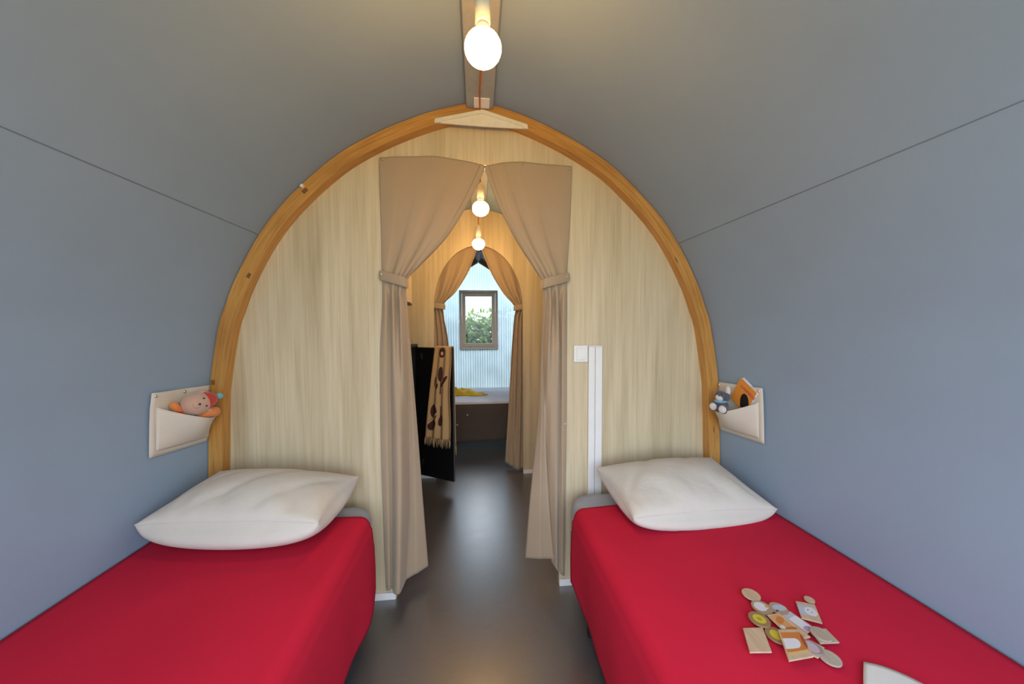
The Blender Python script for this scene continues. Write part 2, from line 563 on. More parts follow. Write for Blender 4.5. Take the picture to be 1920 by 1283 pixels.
# baseboards
bb = box('baseboard_left', -1.24, -0.430, -0.008, -0.0005, 0.0, 0.034, M['white_plastic'], bev=0.001); tag(bb, 'thin white skirting left of the curtained doorway', 'baseboard', kind='structure')
bb = box('baseboard_right', 0.390, 1.24, -0.008, -0.0005, 0.0, 0.034, M['white_plastic'], bev=0.001); tag(bb, 'thin white skirting right of the curtained doorway', 'baseboard', kind='structure')
bb = box('baseboard_rear_left', -1.24, -0.397, YP2-0.008, YP2-0.0005, 0.0, 0.034, M['white_plastic'], bev=0.001); tag(bb, 'white skirting left of the far arched opening', 'baseboard', kind='structure')
bb = box('baseboard_rear_right', 0.387, 1.24, YP2-0.008, YP2-0.0005, 0.0, 0.034, M['white_plastic'], bev=0.001); tag(bb, 'white skirting right of the far arched opening', 'baseboard', kind='structure')

# ------------------------------------------------------------------ timber arches
def arch(name, label, y0, y1, width, mat, profile=PROF, d0=0.004, trim=1):
    root = thing(name, label, 'arch', (0, (y0+y1)/2, 0))
    A = offset(profile, d0); B = offset(profile, d0+width)
    s = np.r_[0, np.cumsum(np.linalg.norm(np.diff(profile, axis=0), axis=1))]
    for side in (1, -1):
        V, UV, F = [], [], []
        n = len(profile)
        per = [0, width, width+abs(y1-y0), 2*width+abs(y1-y0)]
        for i in range(n):
            a, b = A[i].copy(), B[i].copy()
            if i == n-1:
                a[0] = 0.0005; b[0] = 0.0005
            b[0] = max(b[0], 0.0005)
            q = [(a[0], y0, a[1]), (b[0], y0, b[1]), (b[0], y1, b[1]), (a[0], y1, a[1])]
            for j, (x, y, z) in enumerate(q):
                V.append((x*side, y, max(z, 0.001))); UV.append((s[i] + (3 if side < 0 else 0), per[j]))
        for i in range(n-1):
            for j in range(4):
                j2 = (j+1) % 4
                F.append((i*4+j, (i+1)*4+j, (i+1)*4+j2, i*4+j2))
        F.append((0, 1, 2, 3)); F.append(tuple((n-1)*4+j for j in (3, 2, 1, 0)))
        o = mesh('arch_half', V, F, mat, root, smooth=True, uv=UV)
        m = o.modifiers.new('es', 'EDGE_SPLIT'); m.split_angle = math.radians(35)
        bevel(o, 0.004, 2)
    return root

front_arch = arch('timber_arch', 'varnished pine arch framing the oak partition behind the beds', -0.052, -0.001, 0.058, M['pine'])
arch('timber_arch', 'pine arch at the open tent end behind the viewer', -2.035, -1.985, 0.058, M['pine'])

def arch_plug(x, z, sx, sz, ang, nm, mat, y=-0.0535, dep=0.003):
    c, s = math.cos(ang), math.sin(ang)
    pl = [(x+c*a-s*b, z+s*a+c*b) for a, b in ((-sx, -sz), (sx, -sz), (sx, sz), (-sx, sz))]
    V, F = prism_vf(pl, y, y+dep)
    o = mesh(nm, V, F, mat, front_arch)
    return o
M['plug'] = plain('dark_wood_plug', (0.20, 0.085, 0.02), 0.6, 0.2, 200)
tag(arch_plug(-0.775, 1.941, 0.013, 0.008, 0.75, 'dowel_plug', M['plug']), 'dark square plug in the pine')
tag(arch_plug(-1.186, 1.094, 0.008, 0.011, 0.02, 'dowel_plug', M['plug']), 'dark square plug in the pine')
tag(arch_plug(-1.021, 1.565, 0.007, 0.011, -0.5, 'dowel_plug', M['plug']), 'dark square plug in the pine')
tag(arch_plug(-0.784, 1.960, 0.007, 0.006, 0.75, 'cable_clip', M['white_plastic'], -0.062, 0.010), 'small white clip')

# gusset under the apex
g = thing('apex_gusset', 'shallow white triangular plate under the apex of the pine arch', 'plate', (0.01, -0.04, 2.27))
V, F = prism_vf([(-0.203, 2.262), (0.012, 2.256), (0.219, 2.256), (0.214, 2.270), (0.012, 2.323), (-0.200, 2.274)], -0.0585, -0.0525)
mesh('plate', V, F, M['white_paint'], g)
V, F = prism_vf([(-0.206, 2.259), (-0.202, 2.277), (0.012, 2.329), (0.219, 2.273), (0.223, 2.253), (0.196, 2.257), (0.196, 2.263), (0.012, 2.312), (-0.176, 2.268), (-0.176, 2.262)], -0.0645, -0.0585)
mesh('border_strip', V, F, M['white_paint'], g)

# ridge rail with label plate
def ridge(y0, y1, label, zb=2.336, zt=2.364):
    r = thing('ridge_rail', label, 'rail', (0, (y0+y1)/2, zb))
    hw = 0.062
    o = mesh('rail', *prism_vf([(-hw, zb+0.004), (-hw+0.004, zb), (hw-0.004, zb), (hw, zb+0.004), (hw, zt-0.01), (0, zt), (-hw, zt-0.01)], y0, y1), M['ridge'], r)
    return r
r1 = ridge(-1.975, -0.056, 'grey ridge rail along the ceiling above the front lamp')
for x in (-0.038, 0.045):
    V, F = lathe_vf([(0.005, 0.0), (0.005, 0.002), (0.002, 0.003)], (x, -0.19, 2.3362), (0, 0, -1), 12)
    mesh('screw_head', V, F, M['ridge'], r1)
o = box('cover_plate', -0.027, 0.043, -0.135, -0.066, 2.331, 2.3358, M['white_plastic'], r1, bev=0.001)
tag(o, 'white rectangular cover plate')
r2 = ridge(0.031, YP2-0.001, 'grey ridge rail over the middle room lamps')

# ------------------------------------------------------------------ lamps
def lamp(label, x, y, z, mat, y_end, zrail=2.336):
    """bulb centre at x,y,z; cord goes to the rail and along it to y_end"""
    t = thing('pendant_lamp', label, 'lamp', (x, y, z))
    R = 0.0460
    prof = []
    def ring_(a): return (max(0.0005, R*math.cos(a)), R*math.sin(a)*(0.90 if a < 0 else 0.86))
    prof = [ring_(-PI/2 + (PI*0.80)*k/18) for k in range(19)]
    V, F = lathe_vf(prof, (x, y, z), n=32)
    b_ = mesh('bulb', V, F, mat, t, smooth=True)
    prof = [ring_(PI*0.30 + PI*0.08*k/4) for k in range(5)] + [(0.0185, 0.045), (0.0165, 0.056)]
    V, F = lathe_vf(prof, (x, y, z), n=32)
    mesh('collar', V, F, M['socket'], b_, smooth=True)
    V, F = lathe_vf([(0.0165, 0.0565), (0.0185, 0.058), (0.019, 0.062), (0.0195, 0.122), (0.016, 0.128), (0.006, 0.131), (0.0045, 0.140), (0.003, 0.141)], (x, y, z), n=24)
    o = mesh('socket', V, F, M['socket'], t, smooth=True); m = o.modifiers.new('es', 'EDGE_SPLIT'); m.split_angle = math.radians(40)
    zt = zrail-0.0095
    path = [(x, y, z+0.139), (x, y, z+0.19), (x, y, zt-0.03), (x, y+0.004, zt-0.008), (x, y+0.018, zt)]
    if y_end is not None:
        n = 6
        for k in range(1, n+1):
            path.append((x+0.002*math.sin(k*2.1), y+0.018+(y_end-y-0.018)*k/n, zt-(0.002 if k % 2 else 0)))
        path.append((x, y_end+0.008, zt-0.012))
    V, F = tube_vf(path, 0.0032, 8)
    mesh('cord', V, F, M['cord'], t, smooth=True)
    return t
lamp('large glowing globe lamp hanging nearest, at the top of the picture', 0.0, -0.80, 2.030, M['bulb_front'], -0.064)
lamp('glowing globe lamp framed by the parted curtains just inside the doorway', 0.004, 0.26, 1.990, M['bulb_mid'], 1.10)
lamp('farthest and lowest-looking globe lamp, before the far arched opening', -0.006, 0.90, 1.945, M['bulb_mid'], None)

# ------------------------------------------------------------------ curtains
def stud(parent, x, y, z, ax=(0, -1, 0), r=0.0055):
    V, F = lathe_vf([(r*1.05, 0), (r, 0.0015), (r*0.75, 0.0035), (r*0.3, 0.0046), (0.0003, 0.0048)], (x, y, z), ax, 14)
    return mesh('stud', V, F, M['chrome'], parent, smooth=True)

def curtain(label, rows, band, studs, nu=120, nv=80, ripple=0.0100, group=None, base=None, rpl_k=3.3):
    rows = np.array(rows)                      # (rows, cols, 3)
    cols = np.stack([cr(rows[i], nv) for i in range(len(rows))], 0)      # rows x nv x 3
    G = np.stack([cr(cols[:, j], nu) for j in range(nv)], 1)            # nu x nv x 3
    u = np.linspace(0, 1, nv)[None, :]; v = np.linspace(0, 1, nu)[:, None]
    env = 0.15+1.0*np.clip((v-0.06)/0.30, 0, 1)*(1-0.75*np.clip((v-0.48)/0.10, 0, 1))
    sharp = np.sin(2*PI*rpl_k*u**1.25+0.6); sharp = np.sign(sharp)*np.abs(sharp)**0.7
    tie = 1-0.55*np.exp(-((v-0.44)/0.035)**2)
    rp = ripple*sharp*np.sin(PI*u)**0.6*env*tie
    G[:, :, 1] -= rp
    root = thing('curtain', label, 'curtain', base, group)
    V, F, UV = grid_vf(G)
    o = mesh('panel', V, F, M['curtain'], root, smooth=True, uv=UV)
    solidify(o, 0.0022)
    # hem stitched along inner edge
    k0 = int(nv*0.90)
    E_ = G[:, k0:].copy(); E_[:, :, 1] -= 0.0045; E_[:, 0, 1] += 0.002
    V, F, UV = grid_vf(E_)
    solidify(mesh('edge_hem', V, F, M['curtain'], root, smooth=True), 0.003)
    if band:
        B = np.array(band)
        o = mesh('tieback', *grid_vf(B)[:2], M['curtain'], root, smooth=True)
        solidify(o, 0.003); subsurf(o, 2)
    for s in studs: stud(root, *s)
    return root

CL = [
  [(-0.465,-0.008,2.118),(-0.395,-0.010,2.125),(-0.307,-0.012,2.130),(-0.219,-0.012,2.134),(-0.135,-0.015,2.126),(-0.071,-0.015,2.117),(-0.018,-0.018,2.108),(0.027,-0.020,2.092)],
  [(-0.464,-0.008,1.939),(-0.409,-0.014,1.936),(-0.341,-0.020,1.933),(-0.275,-0.022,1.932),(-0.213,-0.030,1.929),(-0.156,-0.035,1.927),(-0.097,-0.040,1.934),(-0.042,-0.030,1.944)],
  [(-0.462,-0.008,1.767),(-0.425,-0.015,1.754),(-0.378,-0.028,1.744),(-0.335,-0.030,1.740),(-0.294,-0.040,1.733),(-0.250,-0.045,1.733),(-0.201,-0.050,1.740),(-0.155,-0.035,1.760)],
  [(-0.463,-0.008,1.644),(-0.442,-0.015,1.618),(-0.412,-0.030,1.604),(-0.387,-0.035,1.598),(-0.358,-0.045,1.597),(-0.331,-0.050,1.602),(-0.302,-0.050,1.612),(-0.277,-0.035,1.627)],
  [(-0.462,-0.008,1.545),(-0.446,-0.015,1.539),(-0.426,-0.028,1.533),(-0.407,-0.035,1.529),(-0.389,-0.040,1.529),(-0.371,-0.045,1.531),(-0.354,-0.045,1.538),(-0.343,-0.030,1.553)],
  [(-0.465,-0.008,1.420),(-0.443,-0.026,1.419),(-0.424,-0.010,1.418),(-0.406,-0.052,1.419),(-0.387,-0.030,1.418),(-0.370,-0.062,1.418),(-0.357,-0.040,1.418),(-0.349,-0.010,1.425)],
  [(-0.479,-0.008,1.206),(-0.452,-0.018,1.206),(-0.430,-0.010,1.206),(-0.408,-0.054,1.208),(-0.385,-0.052,1.208),(-0.365,-0.064,1.207),(-0.353,-0.020,1.205),(-0.339,0.010,1.208)],
  [(-0.484,-0.008,0.835),(-0.454,-0.018,0.837),(-0.433,-0.012,0.834),(-0.407,-0.058,0.845),(-0.377,-0.075,0.846),(-0.362,-0.010,0.837),(-0.350,0.010,0.825),(-0.322,0.050,0.817)],
  [(-0.481,-0.008,0.470),(-0.454,-0.018,0.473),(-0.436,-0.010,0.468),(-0.411,-0.060,0.488),(-0.380,-0.080,0.488),(-0.364,0.010,0.474),(-0.363,0.030,0.456),(-0.307,0.090,0.436)],
  [(-0.474,-0.008,0.048),(-0.457,-0.016,0.056),(-0.446,-0.010,0.056),(-0.425,-0.055,0.070),(-0.396,-0.075,0.078),(-0.388,0.025,0.068),(-0.382,0.040,0.064),(-0.290,0.120,0.073)],
]
CR = [
  [(0.446,-0.008,2.117),(0.379,-0.010,2.118),(0.292,-0.012,2.121),(0.203,-0.012,2.125),(0.139,-0.015,2.121),(0.095,-0.015,2.114),(0.055,-0.018,2.104),(0.017,-0.024,2.089)],
  [(0.441,-0.008,1.942),(0.381,-0.014,1.933),(0.311,-0.020,1.924),(0.246,-0.022,1.921),(0.190,-0.030,1.917),(0.149,-0.035,1.914),(0.115,-0.040,1.911),(0.078,-0.030,1.923)],
  [(0.433,-0.008,1.774),(0.392,-0.015,1.758),(0.341,-0.028,1.747),(0.296,-0.030,1.740),(0.255,-0.040,1.734),(0.224,-0.045,1.733),(0.192,-0.050,1.736),(0.163,-0.035,1.754)],
  [(0.426,-0.008,1.657),(0.402,-0.015,1.629),(0.375,-0.030,1.611),(0.350,-0.035,1.602),(0.322,-0.045,1.598),(0.295,-0.050,1.602),(0.269,-0.050,1.611),(0.246,-0.035,1.626)],
  [(0.423,-0.008,1.552),(0.405,-0.015,1.543),(0.384,-0.028,1.534),(0.363,-0.035,1.530),(0.344,-0.040,1.529),(0.324,-0.045,1.531),(0.306,-0.045,1.536),(0.293,-0.030,1.548)],
  [(0.424,-0.008,1.420),(0.400,-0.026,1.420),(0.381,-0.010,1.419),(0.366,-0.052,1.420),(0.347,-0.030,1.419),(0.329,-0.062,1.418),(0.313,-0.040,1.419),(0.302,-0.010,1.426)],
  [(0.424,-0.008,1.195),(0.400,-0.018,1.196),(0.388,-0.010,1.196),(0.371,-0.054,1.198),(0.342,-0.056,1.199),(0.317,-0.060,1.199),(0.308,-0.010,1.196),(0.298,0.010,1.200)],
  [(0.423,-0.008,0.831),(0.398,-0.018,0.834),(0.389,-0.012,0.833),(0.366,-0.050,0.845),(0.336,-0.055,0.847),(0.316,-0.020,0.838),(0.305,-0.035,0.842),(0.279,0.010,0.838)],
  [(0.418,-0.008,0.446),(0.399,-0.018,0.452),(0.387,-0.010,0.449),(0.365,-0.045,0.468),(0.342,-0.030,0.462),(0.326,0.000,0.453),(0.323,-0.030,0.468),(0.243,0.030,0.459)],
  [(0.414,-0.008,0.054),(0.398,-0.016,0.067),(0.388,-0.010,0.075),(0.367,-0.040,0.115),(0.355,-0.020,0.124),(0.348,0.000,0.133),(0.345,-0.030,0.162),(0.220,0.050,0.128)],
]
def band_rows(x0, x1, ztop, zdrop, h, y):
    """tie band from the stud at x0 round the gathered cloth at x1"""
    R = []
    for k in range(4):
        row = []
        for j in range(9):
            f = j/8
            x = x0+(x1-x0)*min(1.0, f*1.12)
            z = ztop-zdrop*f-h*k/3
            yy = y[0]+(y[1]-y[0])*math.sin(min(1, f*1.05)*PI/2)+(0.045 if j == 8 else 0.0)
            row.append((x, yy-0.003*math.sin(PI*k/3), z))
        R.append(row)
    return R
curtain('left beige curtain tied back in the near doorway, beside the left bed', CL,
        band_rows(-0.476, -0.338, 1.603, 0.048, 0.046, (-0.014, -0.068)),
        [(-0.449,-0.012,2.110),(-0.219,-0.016,2.121),(-0.462,-0.0265,1.580),(-0.466,-0.012,0.846),(-0.461,-0.014,0.075)], base=(-0.41, -0.02, 0.05))
curtain('right beige curtain tied back in the near doorway, beside the light switch', CR,
        band_rows(0.437, 0.288, 1.603, 0.048, 0.046, (-0.014, -0.068)),
        [(0.432,-0.012,2.102),(0.202,-0.016,2.112),(0.022,-0.028,2.080),(0.418,-0.0275,1.577),(0.414,-0.012,0.845),(0.401,-0.014,0.076)], base=(0.36, -0.02, 0.05))

CL2 = [
  [(-0.401,1.440,2.091),(-0.318,1.440,2.093),(-0.234,1.440,2.095),(-0.155,1.440,2.092),(-0.084,1.440,2.088),(-0.037,1.440,2.080),(-0.002,1.440,2.062)],
  [(-0.404,1.440,1.868),(-0.341,1.460,1.863),(-0.274,1.440,1.851),(-0.215,1.460,1.850),(-0.162,1.440,1.838),(-0.120,1.460,1.837),(-0.091,1.440,1.834)],
  [(-0.407,1.440,1.657),(-0.372,1.460,1.645),(-0.333,1.440,1.634),(-0.298,1.470,1.633),(-0.263,1.440,1.625),(-0.237,1.470,1.633),(-0.211,1.440,1.644)],
  [(-0.409,1.440,1.530),(-0.397,1.460,1.527),(-0.377,1.440,1.521),(-0.366,1.470,1.523),(-0.344,1.440,1.521),(-0.328,1.470,1.528),(-0.311,1.440,1.540)],
  [(-0.411,1.440,1.398),(-0.396,1.470,1.399),(-0.374,1.440,1.398),(-0.358,1.470,1.399),(-0.336,1.440,1.398),(-0.325,1.470,1.399),(-0.313,1.440,1.407)],
  [(-0.414,1.440,1.161),(-0.390,1.470,1.159),(-0.363,1.440,1.160),(-0.342,1.470,1.159),(-0.316,1.440,1.160),(-0.295,1.470,1.158),(-0.278,1.440,1.169)],
  [(-0.422,1.440,0.585),(-0.398,1.470,0.577),(-0.370,1.440,0.584),(-0.350,1.470,0.576),(-0.323,1.440,0.582),(-0.302,1.470,0.574),(-0.264,1.480,0.571)],
  [(-0.421,1.440,0.029),(-0.396,1.470,0.015),(-0.363,1.440,0.031),(-0.343,1.470,0.023),(-0.311,1.440,0.044),(-0.291,1.490,0.047),(-0.254,1.520,0.069)],
]
CR2 = [
  [(0.413,1.440,2.108),(0.326,1.440,2.106),(0.239,1.440,2.104),(0.162,1.440,2.098),(0.096,1.440,2.092),(0.048,1.440,2.082),(0.004,1.440,2.062)],
  [(0.413,1.440,1.879),(0.347,1.460,1.872),(0.277,1.440,1.858),(0.220,1.460,1.851),(0.170,1.440,1.837),(0.133,1.460,1.831),(0.103,1.440,1.827)],
  [(0.412,1.440,1.662),(0.375,1.460,1.650),(0.334,1.440,1.638),(0.303,1.470,1.636),(0.266,1.440,1.628),(0.239,1.470,1.631),(0.213,1.440,1.642)],
  [(0.412,1.440,1.522),(0.400,1.460,1.514),(0.382,1.440,1.508),(0.371,1.470,1.505),(0.353,1.440,1.503),(0.337,1.470,1.509),(0.319,1.440,1.513)],
  [(0.411,1.440,1.396),(0.401,1.470,1.397),(0.377,1.440,1.396),(0.366,1.470,1.397),(0.343,1.440,1.397),(0.331,1.470,1.397),(0.313,1.440,1.406)],
  [(0.411,1.440,1.153),(0.395,1.470,1.151),(0.371,1.440,1.153),(0.355,1.470,1.152),(0.332,1.440,1.154),(0.316,1.470,1.152),(0.293,1.440,1.164)],
  [(0.409,1.440,0.561),(0.393,1.470,0.555),(0.365,1.440,0.563),(0.343,1.470,0.556),(0.310,1.440,0.564),(0.288,1.470,0.558),(0.260,1.480,0.556)],
  [(0.398,1.440,0.010),(0.381,1.470,0.010),(0.353,1.440,0.010),(0.323,1.440,0.012),(0.302,1.480,0.014),(0.268,1.490,0.036),(0.230,1.520,0.054)],
]
curtain('left orange-beige curtain tied back behind the far arched opening', CL2,
        band_rows(-0.420, -0.305, 1.556, 0.020, 0.05, (1.434, 1.422)), [], 80, 48, 0.006, base=(-0.36, 1.45, 0.03), rpl_k=4)
curtain('right orange-beige curtain tied back behind the far arched opening', CR2,
        band_rows(0.420, 0.312, 1.545, 0.020, 0.05, (1.434, 1.422)), [], 80, 48, 0.006, base=(0.36, 1.45, 0.02), rpl_k=4)

# ------------------------------------------------------------------ switch and trunking
t = thing('light_switch', 'white square light switch beside the right curtain', 'switch', (0.50, 0.0, 1.198))
box('back_plate', 0.459, 0.532, -0.010, -0.0005, 1.155, 1.240, M['white_plastic'], t, bev=0.004, seg=3)
o = box('rocker', 0.472, 0.521, -0.014, -0.0095, 1.167, 1.228, M['white_plastic'], t, bev=0.002)
t = thing('cable_trunking', 'tall white cable trunking on the oak wall right of the switch', 'trunking', (0.568, 0.0, 0.5))
box('channel', 0.5335, 0.5665, -0.018, -0.0005, 0.47, 1.232, M['white_plastic'], t, bev=0.002)
box('channel', 0.5685, 0.6040, -0.018, -0.0005, 0.47, 1.232, M['white_plastic'], t, bev=0.002)
box('end_cap', 0.5325, 0.6050, -0.0195, -0.0005, 1.2325, 1.238, M['white_plastic'], t, bev=0.001)

# ------------------------------------------------------------------ beds
def bed(label, s, xi, xo, zt):
    """s = side sign, xi inner |x|, xo outer |x|"""
    x0, x1 = sorted((s*xi, s*xo))
    t = thing('single_bed', label, 'bed', (s*(xi+xo)/2, -1.0, 0))
    o = box('bed_base', x0+0.012, x1-0.004, -1.95, -0.075, 0.215, 0.335, M['bedbase'], t, bev=0.006)
    for y in (-0.30, -1.75):
        for x in (x0+0.045 if s > 0 else x1-0.045, x1-0.10 if s > 0 else x0+0.10):
            V, F = lathe_vf([(0.016, 0.0), (0.018, 0.006), (0.018, 0.012), (0.022, 0.20), (0.024, 0.216)], (x, y, 0.0), n=16)
            mesh('leg', V, F, M['black_metal'], t, smooth=True)
    # mattress with rounded plan corners
    r, n = 0.085, 8
    yb, yf = -0.058, -1.965
    pl = []
    for cx, cy, a0 in ((x1-r, yb-r, 0), (x0+r, yb-r, PI/2), (x0+r, yf+r, PI), (x1-r, yf+r, 1.5*PI)):
        for k in range(n+1):
            a = a0+PI/2*k/n
            pl.append((cx+r*math.cos(a), cy+r*math.sin(a)))
    m_ = len(pl)
    cx, cy = (x0+x1)/2, (yb+yf)/2
    V, F = [], []
    zr = 0.34
    prof = [(0.035, zr), (0.012, zr+0.012), (0.0, zr+0.04), (0.0, zt-0.05), (0.008, zt-0.022), (0.024, zt-0.006), (0.05, zt-0.001), (0.10, zt)]
    for ins, z in prof:
        for (x, y) in pl:
            sx = 1-ins/((x1-x0)/2); sy = 1-ins/((yb-yf)/2)
            V.append((cx+(x-cx)*sx, cy+(y-cy)*sy, z))
    for i in range(len(prof)-1):
        for k in range(m_):
            k2 = (k+1) % m_
            F.append((i*m_+k, i*m_+k2, (i+1)*m_+k2, (i+1)*m_+k))
    F.append(tuple(range(m_))[::-1]); F.append(tuple((len(prof)-1)*m_+k for k in range(m_)))
    o = mesh('mattress', V, F, M['sheet'], t, smooth=True)
    ring = [(cx+(x-cx)*0.985, cy+(y-cy)*0.995, zr+0.014) for x, y in pl]
    V, F = tube_vf(ring+[ring[0]], 0.004, 6)
    mesh('piping', V, F, M['sheet'], o, smooth=True)
    return t

def cover(label, s, xi, xo, zt, hem, seed, yh):
    rnd = np.random.RandomState(seed)
    nu, nv = 120, 70
    Y = np.linspace(yh, -1.972, nu)
    # cross-section: wall edge -> inner edge -> hem
    flat, rr = xo-xi, 0.045
    top_n = 34
    G = np.zeros((nu, nv, 3))
    ph = rnd.rand(8)*6.28
    for i, y in enumerate(Y):
        t_ = (y-Y[0])
        # head edge lifts slightly as a rolled hem; side folds open downwards
        for j in range(nv):
            f = j/(nv-1)
            if f < 0.55:
                g = f/0.55
                x = xo-(flat-rr)*g
                edge = max(0, 1-(1-g)*flat/0.30)
                z = zt+0.003*math.sin(3.1*t_+ph[0])*math.sin(PI*g)+0.012*(1-g)**2-0.010*edge**2
                z += 0.0025*math.sin(9*x+4*t_+ph[1])
            elif f < 0.70:
                a = (f-0.55)/0.15*PI/2
                x = xi+rr-rr*math.sin(a)
                z = zt-0.010-rr*(1-math.cos(a))
                z += 0.0025*math.sin(9*x+4*t_+ph[1])*math.cos(a)
            else:
                g = (f-0.70)/0.30
                drop = zt-0.010-rr
                hz = hem+0.010*math.sin(2.3*t_+ph[2])+0.006*math.sin(6.1*t_+ph[3])
                hz += 0.065*math.exp(-((y-Y[0])/0.09)**2)
                z = drop-(drop-hz)*g
                wave = 0.013*math.sin(5.2*t_+ph[4])+0.008*math.sin(11.3*t_+ph[5])+0.004*math.sin(23*t_+ph[6])
                x = xi-0.006+wave*g**1.2-0.010*math.sin(PI*g)*0.5
            G[i, j] = (s*x, y, z)
    V, F, UV = grid_vf(G)
    o = mesh('bed_cover', V, F, M['red'], None, smooth=True, uv=UV, origin=(s*(xi+xo)/2, -1.0, hem))
    solidify(o, 0.005)
    return tag(o, label, 'bed cover')

bed('left single bed with pale grey mattress and black legs under red cover', -1, 0.498, 1.222, 0.517)
bed('right single bed with pale grey mattress and black legs under red cover', 1, 0.414, 1.222, 0.517)
cover('plain red cover draped over the left bed', -1, 0.487, 1.226, 0.531, 0.125, 3, -0.190)
cover('plain red cover on the right bed, strewn with wooden tokens', 1, 0.403, 1.226, 0.531, 0.118, 5, -0.225)

def pillow(label, C, top, bot, zmin, seed, belly):
    """C: corners nearL, nearR, farR, farL (world)"""
    rnd = np.random.RandomState(seed)
    n = 41
    nl, nr, fr, fl_ = [np.array(c) for c in C]
    cen = (nl+nr+fr+fl_)/4
    us = np.sin(np.linspace(-PI/2, PI/2, n))
    def shell_(sgn, T):
        G = np.zeros((n, n, 3))
        for i, v in enumerate(us):
            for j, u in enumerate(us):
                uu = u*(1-0.055*(1-v*v)); vv = v*(1-0.075*(1-u*u))
                a, b = (uu+1)/2, (vv+1)/2
                p = nl*(1-a)*(1-b)+nr*a*(1-b)+fr*a*b+fl_*(1-a)*b
                h = ((1-u*u)*(1-v*v))
                hh = T*(0.62*h**0.40+0.38*h**0.8)
                out = np.zeros(3)
                if sgn < 0:
                    wu, wv = 1-u*u, 1-v*v
                    w_ = wv**0.36*wu**0.36
                    hh = T*w_
                    out[1] = -belly*4*w_*(1-w_)*max(0.0, -v)*wu**0.45
                    out[0] = 0.5*belly*4*w_*(1-w_)*u*abs(u)*wv**0.6
                # soft creases running in from the near edge
                cr_ = 0.006*math.sin(7.5*u+1.5*v+seed)*math.exp(-((v+0.55)/0.45)**2)*min(1, h*6)-0.009*max(0.0, math.sin(15*u+3*v+seed))**3*min(1, h*5)*math.exp(-((v+0.62)/0.30)**2)-0.006*max(0.0, math.sin(9*u-5*v+2*seed))**4*min(1, h*3)
                p = p+out+np.array([0, 0, sgn*hh+cr_*(sgn > 0)])
                p[2] = max(p[2], zmin+0.001*rnd.rand())
                G[i, j] = p
        return G
    T_, B_ = shell_(1, top), shell_(-1, bot)
    t = thing('pillow', label, 'pillow', (cen[0], cen[1], zmin))
    V1, F1, _ = grid_vf(T_); V2, F2, _ = grid_vf(B_)
    V, F = join_vf([(V1, F1), (V2, F2)])
    o = mesh('pillowcase', V, F, M['pillow'], t, smooth=True)
    bm = bmesh.new(); bm.from_mesh(o.data)
    bmesh.ops.remove_doubles(bm, verts=bm.verts, dist=0.0005)
    bmesh.ops.recalc_face_normals(bm, faces=bm.faces)
    bm.to_mesh(o.data); bm.free()
    for p in o.data.polygons: p.use_smooth = True
    # seam welt around the rim
    rim = [T_[0, j] for j in range(n)]+[T_[i, -1] for i in range(1, n)]+[T_[-1, j] for j in range(n-2, -1, -1)]+[T_[i, 0] for i in range(n-2, 0, -1)]
    V, F = tube_vf([tuple(p) for p in rim]+[tuple(rim[0])], 0.0022, 6)
    mesh('seam', V, F, M['pillow'], t, smooth=True)
    return t
pillow('plump white pillow at the head of the left bed', [(-1.192, -0.420, 0.662), (-0.580, -0.455, 0.652), (-0.560, -0.100, 0.660), (-1.150, -0.085, 0.705)], 0.080, 0.140, 0.538, 1, 0.06)
pillow('plump white pillow at the head of the right bed', [(0.567, -0.460, 0.602), (1.197, -0.425, 0.582), (1.150, -0.085, 0.668), (0.548, -0.100, 0.650)], 0.082, 0.120, 0.538, 4, 0.045)

# ------------------------------------------------------------------ wall pockets
def wall_x(z):
    return float(np.interp(z, PROF[:, 1], PROF[:, 0]))

def make_pocket(label, s, zb, zt, tip, studs, ynear=-0.335, yfar=-0.056):
    root = thing('wall_pocket', label, 'wall pocket', (s*1.2, (ynear+yfar)/2, min(zb)))
    nu, nv = 14, 18
    G = np.zeros((nu, nv, 3))
    for i in range(nu):
        for j in range(nv):
            a, b = i/(nu-1), j/(nv-1)
            y = ynear+(yfar-ynear)*b
            z0 = zb[0]+(zb[1]-zb[0])*b; z1 = zt[0]+(zt[1]-zt[0])*b
            z = z0+(z1-z0)*a
            G[i, j] = (s*(wall_x(z)-0.007-0.003*(1+math.sin(2*PI*b*1.5))*a), y, z)
    V, F, UV = grid_vf(G)
    solidify(mesh('back_panel', V, F, M['canvas'], root, smooth=True), 0.003)
    nu, nv = 22, 30
    G = np.zeros((nu, nv, 3))
    for i in range(nu):
        for j in range(nv):
            a, b = i/(nu-1), j/(nv-1)
            z0 = zb[0]+(zb[1]-zb[0])*b+0.018
            ztop = tip[0]+(tip[1]-tip[0])*(b**0.85)-0.026*math.sin(PI*b)
            ins = 0.022
            y = ynear+ins+(yfar-0.004-ynear-ins)*b
            z = z0+(ztop-z0)*a
            sh = math.sin(PI*b**1.2)**0.75 if 0 < b < 1 else 0.0
            bul = 0.080*sh*a**0.75+0.004*math.sin(9*b+5*a)*min(1, a*3)*math.sin(PI*b)
            G[i, j] = (s*(wall_x(z)-0.012-max(0, bul)), y+0.004*a*b, z)
    V, F, UV = grid_vf(G)
    o = mesh('pouch', V, F, M['canvas'], root, smooth=True); solidify(o, 0.0025)
    V, F = tube_vf([tuple(p) for p in G[-1]], 0.0026, 6)
    mesh('pouch_hem', V, F, M['canvas'], o, smooth=True)
    for y, z in studs:
        stud(root, s*(wall_x(z)-0.0125), y, z, (-s, 0, 0), 0.0055)
    return root
make_pocket('cream canvas pocket with studs on the left wall, beside the pine arch', -1, (0.862, 0.836), (1.100, 1.084), (1.042, 0.955), [(-0.321, 1.086), (-0.195, 1.080), (-0.070, 1.068)])
